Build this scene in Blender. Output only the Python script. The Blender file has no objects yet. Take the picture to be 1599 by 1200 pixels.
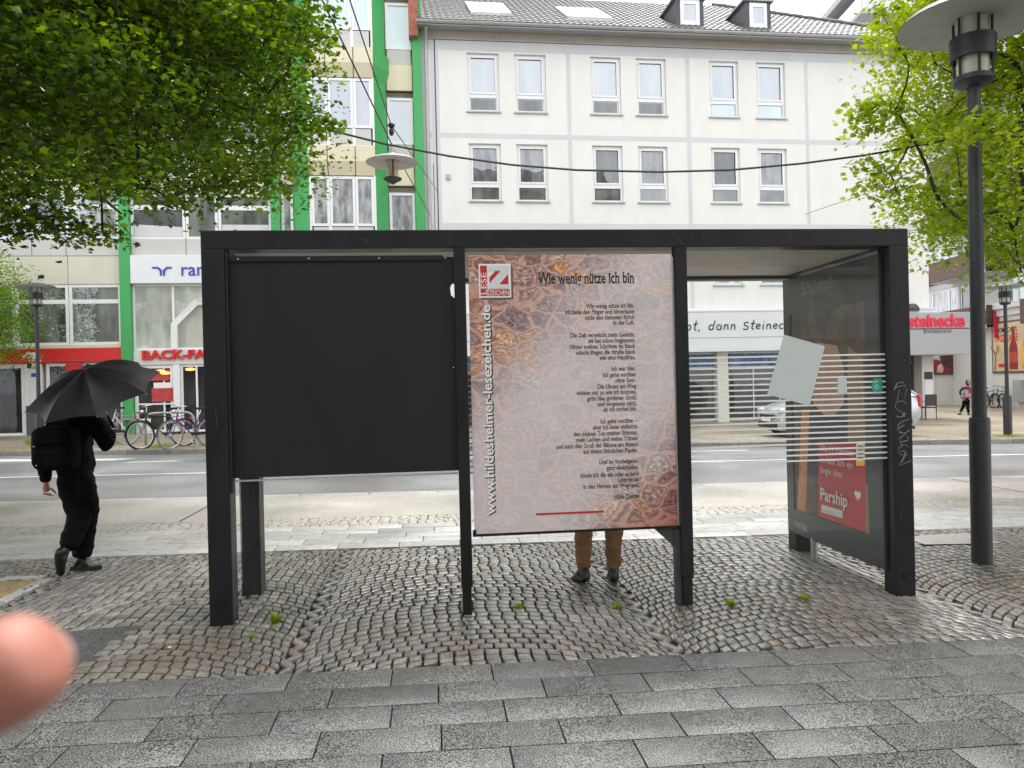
import bpy, bmesh, math, random
import numpy as np
from math import sin, cos, tan, pi, radians, hypot, atan2, sqrt
from mathutils import Vector, Matrix, noise as mnoise
random.seed(7); rng = np.random.default_rng(11)
SC = bpy.context.scene; COL = SC.collection

# ---------------------------------------------------------------- camera
ROLL = radians(1.35); PITCH = radians(-.14); HC = 1.6; FPX = 1200.0
cam_d = bpy.data.cameras.new('camera'); cam = bpy.data.objects.new('camera', cam_d); COL.objects.link(cam)
cam_d.sensor_width = 36; cam_d.lens = 36*FPX/1599; cam_d.clip_start = .02; cam_d.clip_end = 900
cam_d.dof.use_dof = True; cam_d.dof.focus_distance = 7.0; cam_d.dof.aperture_fstop = 12.0
_f = Vector((0, cos(PITCH), sin(PITCH))); _u = Vector((0, -sin(PITCH), cos(PITCH))); _x = Vector((1, 0, 0))
_right = _x*cos(ROLL) - _u*sin(ROLL); _up = _x*sin(ROLL) + _u*cos(ROLL)
M = Matrix((( _right.x, _up.x, -_f.x, 0), (_right.y, _up.y, -_f.y, 0), (_right.z, _up.z, -_f.z, HC), (0, 0, 0, 1)))
# (columns of the rotation part are right, up, back)
M = Matrix(((_right[0], _up[0], -_f[0], 0), (_right[1], _up[1], -_f[1], 0), (_right[2], _up[2], -_f[2], HC), (0, 0, 0, 1)))
cam.matrix_world = M; SC.camera = cam

# ---------------------------------------------------------------- sky, sun, exposure
SUN_EL = radians(63); SUN_AZ = radians(22)     # compass style, 0 = +Y, clockwise
w = bpy.data.worlds.new('World'); SC.world = w; w.use_nodes = True
nt = w.node_tree; nt.nodes.clear()
o = nt.nodes.new('ShaderNodeOutputWorld'); bg = nt.nodes.new('ShaderNodeBackground')
sky = nt.nodes.new('ShaderNodeTexSky'); sky.sky_type = 'NISHITA'; sky.sun_disc = False
sky.sun_elevation = SUN_EL; sky.sun_rotation = SUN_AZ; sky.dust_density = 4
hs = nt.nodes.new('ShaderNodeHueSaturation'); hs.inputs['Saturation'].default_value = .12
mx = nt.nodes.new('ShaderNodeMixRGB'); mx.inputs[0].default_value = .72
tc = nt.nodes.new('ShaderNodeTexCoord'); cn = nt.nodes.new('ShaderNodeTexNoise'); cn.inputs['Scale'].default_value = 2.2; cn.inputs['Detail'].default_value = 6
cr = nt.nodes.new('ShaderNodeValToRGB'); cr.color_ramp.elements[0].position = .3; cr.color_ramp.elements[0].color = (10.2, 10.4, 10.8, 1)
cr.color_ramp.elements[1].position = .7; cr.color_ramp.elements[1].color = (14.8, 14.8, 14.8, 1)
nt.links.new(tc.outputs['Generated'], cn.inputs['Vector']); nt.links.new(cn.outputs['Fac'], cr.inputs['Fac'])
nt.links.new(sky.outputs[0], hs.inputs['Color']); nt.links.new(hs.outputs[0], mx.inputs[1]); nt.links.new(cr.outputs[0], mx.inputs[2])
nt.links.new(mx.outputs[0], bg.inputs['Color']); bg.inputs['Strength'].default_value = .12
nt.links.new(bg.outputs[0], o.inputs['Surface'])
sd = bpy.data.lights.new('sun', 'SUN'); sd.energy = 1.4; sd.angle = radians(22); sd.color = (1, .97, .93)
so = bpy.data.objects.new('sun', sd); COL.objects.link(so)
sdir = Vector((sin(SUN_AZ)*cos(SUN_EL), cos(SUN_AZ)*cos(SUN_EL), sin(SUN_EL)))
so.rotation_euler = sdir.to_track_quat('Z', 'Y').to_euler(); so.location = sdir*50
SC.view_settings.view_transform = 'Standard'; SC.view_settings.look = 'None'; SC.view_settings.gamma = 1; SC.view_settings.exposure = .94
SC.cycles.use_denoising = True; SC.cycles.max_bounces = 8; SC.cycles.transparent_max_bounces = 24

# ---------------------------------------------------------------- measuring helpers
GS = -.0117                                     # the street falls gently to the right
def gz(x): return GS*x
def ray(px, py):
    u = px-799.5; v = py-600
    a = u*cos(ROLL)-v*sin(ROLL); b = -u*sin(ROLL)-v*cos(ROLL)
    y = FPX*cos(PITCH)-b*sin(PITCH); z = FPX*sin(PITCH)+b*cos(PITCH)
    return a/y, z/y
def gnd(px, py, h=0):
    dx, dz = ray(px, py); t = (h-HC)/(dz-GS*dx); return Vector((dx*t, t, HC+dz*t))
def atY(px, py, Y):
    dx, dz = ray(px, py); return Vector((dx*Y, Y, HC+dz*Y))
class Frame:
    def __init__(s, x, y, ang): s.x = x; s.y = y; s.a = radians(ang); s.c = cos(s.a); s.s = sin(s.a)
    def w(s, lx, ly, z=0): return Vector((s.x+lx*s.c-ly*s.s, s.y+lx*s.s+ly*s.c, z))
    def loc(s, p): dx = p[0]-s.x; dy = p[1]-s.y; return dx*s.c+dy*s.s, -dx*s.s+dy*s.c
    def at(s, px, py, yc=0):
        dx, dz = ray(px, py); t = (yc-s.x*s.s+s.y*s.c)/(-dx*s.s+s.c); return s.loc((dx*t, t))[0], HC+dz*t
    def atx(s, px, py, xc):
        dx, dz = ray(px, py); t = (xc+s.x*s.c+s.y*s.s)/(dx*s.c+s.s); return s.loc((dx*t, t))[1], HC+dz*t

# ---------------------------------------------------------------- object helpers
def tag(o, label=None, cat=None, group=None, kind=None):
    if label: o['label'] = label
    if cat: o['category'] = cat
    if group: o['group'] = group
    if kind: o['kind'] = kind
    return o
def empty(name, loc, label=None, cat=None, group=None, rz=0):
    o = bpy.data.objects.new(name, None); o.empty_display_size = .2; COL.objects.link(o); o.location = loc; o.rotation_euler = (0, 0, rz)
    return tag(o, label, cat, group)
def kids(o): return [c for c in bpy.data.objects if c.parent == o]
def copy_tree(o, parent=None, table=None):
    c = o.copy(); COL.objects.link(c)
    if parent is not None: c.parent = parent
    for ch in kids(o): copy_tree(ch, c)
    return c
class MB:
    def __init__(s): s.v = []; s.f = []; s.m = []; s.mi = 0
    def add(s, vs, fs):
        n = len(s.v); s.v += [tuple(q) for q in vs]; s.f += [tuple(i+n for i in f) for f in fs]; s.m += [s.mi]*len(fs); return s
    def box(s, x0, x1, y0, y1, z0, z1, mat=None):
        vs = [(x, y, z) for z in (z0, z1) for y in (y0, y1) for x in (x0, x1)]
        if mat: vs = [mat @ Vector(q) for q in vs]
        return s.add(vs, [(0, 2, 3, 1), (4, 5, 7, 6), (0, 1, 5, 4), (2, 6, 7, 3), (0, 4, 6, 2), (1, 3, 7, 5)])
    def bbox(s, x0, x1, y0, y1, z0, z1, b=.01, mat=None):      # box with chamfered edges
        bm = bmesh.new(); bmesh.ops.create_cube(bm, size=1)
        for q in bm.verts: q.co = Vector((x0+(q.co.x+.5)*(x1-x0), y0+(q.co.y+.5)*(y1-y0), z0+(q.co.z+.5)*(z1-z0)))
        bmesh.ops.bevel(bm, geom=bm.edges[:], offset=b, segments=2, affect='EDGES', profile=.6)
        return s.bm(bm, mat)
    def bm(s, bm, mat=None):
        bm.verts.index_update()
        vs = [(mat @ q.co if mat else q.co.copy()) for q in bm.verts]; fs = [[q.index for q in f.verts] for f in bm.faces]
        bm.free(); return s.add(vs, fs)
    def mesh(s, me, mat=None):
        return s.add([(mat @ q.co if mat else q.co) for q in me.vertices], [tuple(p.vertices) for p in me.polygons])
    def quad(s, *p): return s.add(p, [tuple(range(len(p)))])
    def prism(s, pts, axis, a, b):                              # polygon extruded along an axis
        def P(q, t): return {'x': (t, q[0], q[1]), 'y': (q[0], t, q[1]), 'z': (q[0], q[1], t)}[axis]
        n = len(pts); vs = [P(q, a) for q in pts]+[P(q, b) for q in pts]
        return s.add(vs, [tuple(range(n))[::-1], tuple(range(n, 2*n))]+[(i, (i+1) % n, n+(i+1) % n, n+i) for i in range(n)])
    def tube(s, path, r, n=8, cap=True, closed=False):
        path = [Vector(p) for p in path]; k = len(path); rr = r if isinstance(r, (list, tuple)) else [r]*k
        vs = []; ref = None
        for i, p in enumerate(path):
            if closed: d = path[(i+1) % k]-path[i-1]
            else: d = path[min(i+1, k-1)]-path[max(i-1, 0)]
            d = d.normalized() if d.length > 1e-9 else Vector((0, 0, 1))
            if ref is None: ref = d.orthogonal().normalized()
            a = ref-d*ref.dot(d); a = a.normalized() if a.length > 1e-6 else d.orthogonal().normalized(); ref = a
            b = d.cross(a)
            vs += [p+(a*cos(2*pi*j/n)+b*sin(2*pi*j/n))*rr[i] for j in range(n)]
        fs = [(i*n+j, i*n+(j+1) % n, (i+1)*n+(j+1) % n, (i+1)*n+j) for i in range(k-1) for j in range(n)]
        if closed: fs += [((k-1)*n+j, (k-1)*n+(j+1) % n, (j+1) % n, j) for j in range(n)]
        elif cap: fs += [tuple(range(n))[::-1], tuple((k-1)*n+j for j in range(n))]
        return s.add(vs, fs)
    def lathe(s, prof, n=24, c=(0, 0, 0), mat=None, cap=False):
        k = len(prof); vs = [Vector((c[0]+r*cos(2*pi*j/n), c[1]+r*sin(2*pi*j/n), c[2]+z)) for r, z in prof for j in range(n)]
        if mat: vs = [mat @ q for q in vs]
        fs = [(i*n+j, i*n+(j+1) % n, (i+1)*n+(j+1) % n, (i+1)*n+j) for i in range(k-1) for j in range(n)]
        if cap: fs += [tuple(range(n))[::-1], tuple((k-1)*n+j for j in range(n))]
        return s.add(vs, fs)
    def ball(s, c, r, mat=None, n=12):
        bm = bmesh.new(); bmesh.ops.create_uvsphere(bm, u_segments=n, v_segments=max(6, n*2//3), radius=1)
        r = r if isinstance(r, (tuple, list)) else (r, r, r)
        for q in bm.verts: q.co = Vector((q.co.x*r[0]+c[0], q.co.y*r[1]+c[1], q.co.z*r[2]+c[2]))
        return s.bm(bm, mat)
    def build(s, name, mats, parent=None, off=(0, 0, 0), smooth=False, loc=None):
        me = bpy.data.meshes.new(name)
        me.from_pydata([(q[0]-off[0], q[1]-off[1], q[2]-off[2]) for q in s.v], [], s.f)
        mats = mats if isinstance(mats, (list, tuple)) else [mats]
        for m in mats: me.materials.append(m)
        if len(mats) > 1: me.polygons.foreach_set('material_index', s.m)
        me.validate(); me.update()
        if smooth:
            me.polygons.foreach_set('use_smooth', [True]*len(me.polygons))
            if smooth != 'all': me.set_sharp_from_angle(angle=radians(38))
        o = bpy.data.objects.new(name, me); COL.objects.link(o)
        if parent is not None: o.parent = parent
        if loc is not None: o.location = loc
        return o

# ---------------------------------------------------------------- material helpers
def S(v):                                       # sRGB 0-255 to linear
    return tuple(((c/255)/12.92 if c/255 <= .04045 else ((c/255+.055)/1.055)**2.4) for c in v)
MATS = {}
def mat(name, col, rough=.6, metal=0, var=.12, scale=6, bump=0, bscale=40, spec=.5, coat=0, trans=0, streak=0, rvar=0):
    if name in MATS: return MATS[name]
    m = bpy.data.materials.new(name); m.use_nodes = True; n = m.node_tree; p = n.nodes['Principled BSDF']; L = n.links.new
    p.inputs['Roughness'].default_value = rough; p.inputs['Metallic'].default_value = metal; p.inputs['Specular IOR Level'].default_value = spec
    p.inputs['Coat Weight'].default_value = coat
    c = (*col, 1); p.inputs['Base Color'].default_value = c; m.diffuse_color = c
    tc = n.nodes.new('ShaderNodeTexCoord')
    if var:
        t = n.nodes.new('ShaderNodeTexNoise'); t.inputs['Scale'].default_value = scale; t.inputs['Detail'].default_value = 7; t.inputs['Roughness'].default_value = .62
        vec = tc.outputs['Object']
        if streak:
            mp = n.nodes.new('ShaderNodeMapping'); mp.inputs['Scale'].default_value = (1, 1, streak); L(vec, mp.inputs['Vector']); vec = mp.outputs[0]
        L(vec, t.inputs['Vector'])
        r = n.nodes.new('ShaderNodeMapRange'); r.inputs[1].default_value = .3; r.inputs[2].default_value = .7
        r.inputs[3].default_value = 1-var; r.inputs[4].default_value = 1+var*.7; L(t.outputs['Fac'], r.inputs[0])
        h = n.nodes.new('ShaderNodeMixRGB'); h.blend_type = 'MULTIPLY'; h.inputs[0].default_value = 1; h.inputs[1].default_value = c
        L(r.outputs[0], h.inputs[2]); L(h.outputs[0], p.inputs['Base Color'])
        if rvar:
            q = n.nodes.new('ShaderNodeMapRange'); q.inputs[1].default_value = .3; q.inputs[2].default_value = .7
            q.inputs[3].default_value = max(.02, rough-rvar); q.inputs[4].default_value = rough+rvar; L(t.outputs['Fac'], q.inputs[0]); L(q.outputs[0], p.inputs['Roughness'])
    if bump:
        t2 = n.nodes.new('ShaderNodeTexNoise'); t2.inputs['Scale'].default_value = bscale; t2.inputs['Detail'].default_value = 5; L(tc.outputs['Object'], t2.inputs['Vector'])
        b = n.nodes.new('ShaderNodeBump'); b.inputs['Strength'].default_value = bump; b.inputs['Distance'].default_value = .02; L(t2.outputs['Fac'], b.inputs['Height']); L(b.outputs[0], p.inputs['Normal'])
    MATS[name] = m; return m
def glass_pane(name, tint, refl=.25, var=.35, sc=1.2):
    """window pane of a far building: a mirror-like film over what is dimly seen inside"""
    if name in MATS: return MATS[name]
    m = bpy.data.materials.new(name); m.use_nodes = True; n = m.node_tree; L = n.links.new; p = n.nodes['Principled BSDF']
    tc = n.nodes.new('ShaderNodeTexCoord'); t = n.nodes.new('ShaderNodeTexNoise'); t.inputs['Scale'].default_value = sc; t.inputs['Detail'].default_value = 4
    mp = n.nodes.new('ShaderNodeMapping'); mp.inputs['Scale'].default_value = (2.5, 1, .7); L(tc.outputs['Object'], mp.inputs[0]); L(mp.outputs[0], t.inputs['Vector'])
    r = n.nodes.new('ShaderNodeMapRange'); r.inputs[1].default_value = .35; r.inputs[2].default_value = .65; r.inputs[3].default_value = 1-var; r.inputs[4].default_value = 1+var
    L(t.outputs['Fac'], r.inputs[0]); h = n.nodes.new('ShaderNodeMixRGB'); h.blend_type = 'MULTIPLY'; h.inputs[0].default_value = 1; h.inputs[1].default_value = (*tint, 1); L(r.outputs[0], h.inputs[2])
    L(h.outputs[0], p.inputs['Base Color']); p.inputs['Roughness'].default_value = .5; p.inputs['Specular IOR Level'].default_value = .2
    g = n.nodes.new('ShaderNodeBsdfGlossy'); g.inputs['Roughness'].default_value = .015; g.inputs['Color'].default_value = (.93, .97, 1, 1)
    wv = n.nodes.new('ShaderNodeTexNoise'); wv.inputs['Scale'].default_value = 1.3; L(tc.outputs['Object'], wv.inputs['Vector'])
    b = n.nodes.new('ShaderNodeBump'); b.inputs['Strength'].default_value = .05; b.inputs['Distance'].default_value = .1; L(wv.outputs['Fac'], b.inputs['Height']); L(b.outputs[0], g.inputs['Normal'])
    x = n.nodes.new('ShaderNodeMixShader'); f = n.nodes.new('ShaderNodeFresnel'); f.inputs['IOR'].default_value = 1.5
    a = n.nodes.new('ShaderNodeMath'); a.operation = 'ADD'; a.inputs[1].default_value = refl-.04; a.use_clamp = True; L(f.outputs[0], a.inputs[0]); L(a.outputs[0], x.inputs[0])
    L(p.outputs[0], x.inputs[1]); L(g.outputs[0], x.inputs[2]); L(x.outputs[0], n.nodes['Material Output'].inputs['Surface'])
    MATS[name] = m; return m
def clear_glass(name, tint=(.94, .97, .96), refl=1.0, dirt=.04):
    if name in MATS: return MATS[name]
    m = bpy.data.materials.new(name); m.use_nodes = True; n = m.node_tree; L = n.links.new; n.nodes.remove(n.nodes['Principled BSDF'])
    t = n.nodes.new('ShaderNodeBsdfTransparent'); t.inputs[0].default_value = (*tint, 1); g = n.nodes.new('ShaderNodeBsdfGlossy'); g.inputs['Roughness'].default_value = .01
    d = n.nodes.new('ShaderNodeBsdfDiffuse'); d.inputs[0].default_value = (.6, .6, .57, 1)
    f = n.nodes.new('ShaderNodeFresnel'); f.inputs['IOR'].default_value = 1.5; mu = n.nodes.new('ShaderNodeMath'); mu.operation = 'MULTIPLY'; L(f.outputs[0], mu.inputs[0]); ge = n.nodes.new('ShaderNodeNewGeometry'); bk = n.nodes.new('ShaderNodeMath'); bk.operation = 'MULTIPLY_ADD'; bk.inputs[1].default_value = -refl; bk.inputs[2].default_value = refl; L(ge.outputs['Backfacing'], bk.inputs[0]); L(bk.outputs[0], mu.inputs[1])
    x = n.nodes.new('ShaderNodeMixShader'); L(mu.outputs[0], x.inputs[0]); L(t.outputs[0], x.inputs[1]); L(g.outputs[0], x.inputs[2])
    tc = n.nodes.new('ShaderNodeTexCoord'); no = n.nodes.new('ShaderNodeTexNoise'); no.inputs['Scale'].default_value = 3; no.inputs['Detail'].default_value = 8; L(tc.outputs['Object'], no.inputs['Vector'])
    mr = n.nodes.new('ShaderNodeMapRange'); mr.inputs[1].default_value = .35; mr.inputs[2].default_value = .8; mr.inputs[3].default_value = dirt*.3; mr.inputs[4].default_value = dirt*2; L(no.outputs['Fac'], mr.inputs[0])
    y = n.nodes.new('ShaderNodeMixShader'); L(mr.outputs[0], y.inputs[0]); L(x.outputs[0], y.inputs[1]); L(d.outputs[0], y.inputs[2])
    L(y.outputs[0], n.nodes['Material Output'].inputs['Surface']); MATS[name] = m; return m

# ---------------------------------------------------------------- lettering
def text_mesh(s, size=1, align='LEFT', shear=0, bold=0, res=3, spacing=1, ext=0):
    cu = bpy.data.curves.new('lettering', 'FONT'); cu.body = s; cu.size = size; cu.align_x = align; cu.shear = shear; cu.offset = bold
    cu.resolution_u = res; cu.space_character = spacing; cu.extrude = ext
    ob = bpy.data.objects.new('lettering', cu); COL.objects.link(ob); bpy.context.view_layer.update()
    me = bpy.data.meshes.new_from_object(ob.evaluated_get(bpy.context.evaluated_depsgraph_get()))
    bpy.data.objects.remove(ob); bpy.data.curves.remove(cu); return me
def serif_verts(me, em):
    """short foot strokes on the stem ends, so the grotesque letters read as a book face"""
    out = []; seen = set()
    for p in me.polygons:
        vs = list(p.vertices)
        for a, b in zip(vs, vs[1:]+vs[:1]):
            A = me.vertices[a].co; B = me.vertices[b].co
            if abs(A.y-B.y) < .004*em and .04*em < abs(A.x-B.x) < .13*em:
                k = (round((A.x+B.x)/2/em*60), round(A.y/em*60))
                if k in seen: continue
                seen.add(k); y = A.y
                if abs(y) < .03*em or abs(y-.52*em) < .05*em or y > .66*em: out.append(((A.x+B.x)/2, y, abs(A.x-B.x)))
    return out
def text(s, m, parent, origin, ux, uz, size, align='LEFT', name='lettering', condense=1, serif=False, **kw):
    """letters laid in the plane spanned by ux (reading direction) and uz (up)"""
    me = text_mesh(s, size, align, **kw); ux = Vector(ux); uz = Vector(uz); n = ux.cross(uz); o = Vector(origin)
    mb = MB(); mb.add([o+ux*q.co.x*condense+uz*q.co.y+n*q.co.z for q in me.vertices], [tuple(p.vertices) for p in me.polygons])
    if serif:
        for x, y, wd in serif_verts(me, size):
            d = .034*size*(1 if y < .03*size else -1); hw = wd/2+.085*size
            q = [(x-hw, y), (x+hw, y), (x+hw*.85, y+d), (x-hw*.85, y+d)]
            mb.quad(*[o+ux*a*condense+uz*b+n*.0004 for a, b in q])
    bpy.data.meshes.remove(me)
    return mb.build(name, m, parent)

# ================================================================ MATERIALS
steel = mat('anthracite_paint', (.0115, .0118, .0145), .45, var=.34, scale=4, bump=.03, bscale=300, streak=.3, rvar=.12, spec=.36)
board_black = mat('black_board', (.0135, .0138, .016), .55, var=.3, scale=2.2, streak=.25, rvar=.1, spec=.36)
white_pvc = mat('white_window_frame', (.78, .79, .80), .35, var=.05)
white_paint = mat('white_paint', (.74, .73, .71), .7, var=.07, scale=1.5)
plaster = mat('cream_white_render', (.76, .75, .725), .9, var=.05, scale=2.0, bump=.12, bscale=60, streak=.35)
plaster_band = mat('pale_grey_stripe_paint', (.60, .605, .635), .9, var=.06, scale=1, bump=.1, bscale=60)
cream = mat('cream_panel', (.70, .645, .47), .7, var=.06, scale=1.2)
pale_cream = mat('pale_cream_panel', (.63, .60, .50), .75, var=.08, scale=1.5, streak=.5)
green = mat('green_paint', (.055, .36, .105), .5, var=.07, scale=1.4, streak=.4)
grey_panel = mat('grey_spandrel', (.55, .535, .52), .6, var=.05, scale=1.3)
zinc = mat('zinc', (.42, .43, .44), .45, .35, var=.15, scale=3)
soffit = mat('brownish_soffit', (.48, .43, .38), .85, var=.15, scale=2)
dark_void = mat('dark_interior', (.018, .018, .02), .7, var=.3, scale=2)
red = mat('red_sign', (.62, .02, .018), .35, var=.05)
blue = mat('blue_letters', (.02, .06, .42), .4, var=0)
white_flat = mat('white_print', (.82, .82, .80), .5, var=0)
black_ink = mat('black_ink', (.012, .012, .014), .6, var=0)
pane_sky = glass_pane('pane_sky', (.16, .19, .25), .27, .25, .7)
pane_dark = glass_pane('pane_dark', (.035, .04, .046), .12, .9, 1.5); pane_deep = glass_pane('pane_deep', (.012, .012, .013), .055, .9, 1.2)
pane_mid = glass_pane('pane_mid', (.11, .115, .13), .15, .75, 1.6)
pane_blind = glass_pane('pane_with_blind', (.44, .56, .58), .16, .08, .4)
pane_shop = glass_pane('shop_pane', (.10, .115, .105), .14, .7, .8)
pane_curtain = glass_pane('pane_with_curtain', (.30, .31, .33), .14, .55, 2.4)
clear = clear_glass('shelter_glass', (.985, .992, .988), .7, .005)
chrome = mat('bright_metal', (.6, .61, .62), .25, .9, var=.1)
galv = mat('galvanised_steel', (.42, .43, .43), .42, .7, var=.15, scale=9)
rubber = mat('tyre_rubber', (.016, .016, .017), .75, var=.2, scale=20)
skin_m = mat('skin', (.52, .27, .19), .5, var=.08, scale=14)
bark = mat('bark', (.035, .028, .022), .9, var=.4, scale=9, bump=.6, bscale=26, streak=.3)

def leaf_mat(name, a, b, tr):
    m = bpy.data.materials.new(name); m.use_nodes = True; n = m.node_tree; L = n.links.new; n.nodes.remove(n.nodes['Principled BSDF'])
    at = n.nodes.new('ShaderNodeAttribute'); at.attribute_name = 'tone'
    mxn = n.nodes.new('ShaderNodeMixRGB'); mxn.inputs[1].default_value = (*a, 1); mxn.inputs[2].default_value = (*b, 1); L(at.outputs['Fac'], mxn.inputs[0])
    d = n.nodes.new('ShaderNodeBsdfDiffuse'); L(mxn.outputs[0], d.inputs[0]); t = n.nodes.new('ShaderNodeBsdfTranslucent')
    sat = n.nodes.new('ShaderNodeHueSaturation'); sat.inputs['Hue'].default_value = .495; sat.inputs['Saturation'].default_value = 1.1; sat.inputs['Value'].default_value = tr; L(mxn.outputs[0], sat.inputs['Color']); L(sat.outputs[0], t.inputs[0])
    x = n.nodes.new('ShaderNodeMixShader'); x.inputs[0].default_value = .45; L(d.outputs[0], x.inputs[1]); L(t.outputs[0], x.inputs[2])
    g = n.nodes.new('ShaderNodeBsdfGlossy'); g.inputs['Roughness'].default_value = .35; fr = n.nodes.new('ShaderNodeFresnel'); fr.inputs[0].default_value = 1.12
    y = n.nodes.new('ShaderNodeMixShader'); y.inputs[0].default_value = .025; L(x.outputs[0], y.inputs[1]); L(g.outputs[0], y.inputs[2]); L(y.outputs[0], n.nodes['Material Output'].inputs['Surface']); return m
leaf_a = leaf_mat('maple_leaf', (.013, .036, .004), (.13, .22, .010), 2.4)
leaf_b = leaf_mat('fresh_maple_leaf', (.12, .21, .014), (.36, .44, .024), 1.7)
leaf_c = leaf_mat('feathery_leaf', (.13, .25, .025), (.28, .42, .05), 1.4)
leaf_w = leaf_mat('weed_leaf', (.16, .26, .02), (.30, .38, .03), 1.2)

# ================================================================ GROUND
T = Frame(0, 0, 5.7)
def stone_mat(name, cols, rough, spec, bump, bsc, speck=0, specscale=300, dirt=None, dirtscale=.9, rvar=.15, film=0):
    """paving: per-stone tone from the 'tone' attribute, grain, patches of dirt and damp"""
    m = bpy.data.materials.new(name); m.use_nodes = True; n = m.node_tree; L = n.links.new; p = n.nodes['Principled BSDF']
    p.inputs['Specular IOR Level'].default_value = spec
    at = n.nodes.new('ShaderNodeAttribute'); at.attribute_name = 'tone'; cr = n.nodes.new('ShaderNodeValToRGB'); e = cr.color_ramp.elements
    for i, (pos, c) in enumerate(cols):
        q = e[i] if i < 2 else e.new(pos)
        q.position = pos; q.color = (*c, 1)
    L(at.outputs['Fac'], cr.inputs[0]); tc = n.nodes.new('ShaderNodeTexCoord'); last = cr.outputs[0]
    def noise(sc, det=6): t = n.nodes.new('ShaderNodeTexNoise'); t.inputs['Scale'].default_value = sc; t.inputs['Detail'].default_value = det; L(tc.outputs['Object'], t.inputs['Vector']); return t.outputs['Fac']
    def mrange(x, a, b, c, d): r = n.nodes.new('ShaderNodeMapRange'); r.inputs[1].default_value = a; r.inputs[2].default_value = b; r.inputs[3].default_value = c; r.inputs[4].default_value = d; L(x, r.inputs[0]); return r.outputs[0]
    def mult(x, f): h = n.nodes.new('ShaderNodeMixRGB'); h.blend_type = 'MULTIPLY'; h.inputs[0].default_value = 1; L(x, h.inputs[1]); L(f, h.inputs[2]); return h.outputs[0]
    last = mult(last, mrange(noise(18), .3, .7, .8, 1.2))
    if speck: last = mult(last, mrange(noise(specscale, 2), .4, .62, 1-speck, 1+speck*1.5))
    if dirt:
        h = n.nodes.new('ShaderNodeMixRGB'); L(mrange(noise(dirtscale, 8), .47, .66, 0, .8), h.inputs[0]); L(last, h.inputs[1]); h.inputs[2].default_value = (*dirt, 1); last = h.outputs[0]
    wet = noise(.55, 7); last = mult(last, mrange(wet, .35, .65, .8, 1.15)); L(last, p.inputs['Base Color'])
    L(mrange(wet, .35, .65, max(.04, rough-rvar), rough+rvar), p.inputs['Roughness'])
    if film: L(mrange(wet, .36, .62, film, film*.25), p.inputs['Coat Weight']); p.inputs['Coat Roughness'].default_value = .2; p.inputs['Coat IOR'].default_value = 1.42
    b = n.nodes.new('ShaderNodeBump'); b.inputs['Strength'].default_value = bump; b.inputs['Distance'].default_value = .006; L(noise(bsc, 5), b.inputs['Height']); L(b.outputs[0], p.inputs['Normal'])
    return m
def attr(o, vals):
    a = o.data.attributes.new('tone', 'FLOAT', 'FACE'); a.data.foreach_set('value', np.asarray(vals, dtype=np.float32)); return o
def sheet(name, pts, z, m):                     # a flat strip of the street, following its slope
    mb = MB(); mb.quad(*[(p[0], p[1], gz(p[0])+z) for p in pts]); return tag(mb.build(name, m), kind='structure')

asphalt_m = stone_mat('wet_asphalt', [(0, (.215, .216, .224)), (1, (.235, .236, .244))], .36, .5, .25, 160, .18, 220, rvar=.06, film=.2)
earth_m = stone_mat('joint_dirt', [(0, (.014, .012, .010)), (1, (.022, .019, .015))], .85, .2, .6, 60)
slab_m = stone_mat('granite_slab', [(0, (.074, .073, .072)), (.5, (.086, .085, .083)), (1, (.100, .098, .094))], .46, .45, .4, 150, .95, 135, rvar=.10, film=.0)
sett_m = stone_mat('cobblestone', [(0, (.108, .104, .098)), (.45, (.178, .170, .156)), (.8, (.262, .245, .215)), (.9, (.22, .175, .13)), (1, (.22, .155, .12))], .30, .6, .5, 55, .35, 130, (.135, .110, .08), .8, rvar=.12, film=.55)
pale_slab_m = stone_mat('pale_slab', [(0, (.45, .442, .425)), (1, (.485, .477, .46))], .42, .5, .2, 120, .10, 200, rvar=.06, film=.15)
beige_m = stone_mat('beige_concrete', [(0, (.45, .42, .388)), (1, (.475, .443, .41))], .40, .5, .3, 90, .10, 160, (.435, .40, .38), .4, rvar=.12)
beige_sett_m = stone_mat('beige_sett', [(0, (.40, .37, .33)), (1, (.46, .425, .38))], .5, .45, .5, 60, .2, 160, rvar=.12)
far_pave_m = stone_mat('sandy_paving', [(0, (.23, .195, .14)), (1, (.36, .31, .235))], .55, .4, .5, 40, .2, 100, (.20, .165, .105), .5, rvar=.12)
kerb_m = stone_mat('kerb_stone', [(0, (.17, .16, .15)), (1, (.26, .25, .23))], .5, .45, .4, 60, .3, 120, rvar=.1)
line_m = stone_mat('road_marking_paint', [(0, (.66, .66, .65)), (1, (.72, .72, .7))], .45, .5, .4, 120, .1, 90, rvar=.1)

g_ = MB(); R_ = 420
g_.quad((-R_, -R_, gz(-R_)-.10), (R_, -R_, gz(R_)-.10), (R_, R_, gz(R_)-.10), (-R_, R_, gz(-R_)-.10)); attr(tag(g_.build('ground', asphalt_m), kind='structure'), [.3])
def tw(s, t, z=0): q = T.w(s, t); return Vector((q.x, q.y, gz(q.x)+z))
def strip(name, s0, s1, t0, t1, z, m): return attr(sheet(name, [T.w(s0, t0), T.w(s1, t0), T.w(s1, t1), T.w(s0, t1)], z, m), [.5])
strip('pavement_bed', -16, 20, -6, 11.48, -.022, earth_m)
KA = gnd(0, 712.5); KB = gnd(1599, 692.5); kd = (KB-KA).normalized(); K0 = KA-kd*16; K1 = KB+kd*16
road = attr(sheet('road', [T.w(-40, 11.48), T.w(44, 11.48), K1, K0], -.006, asphalt_m), [.5])

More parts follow.
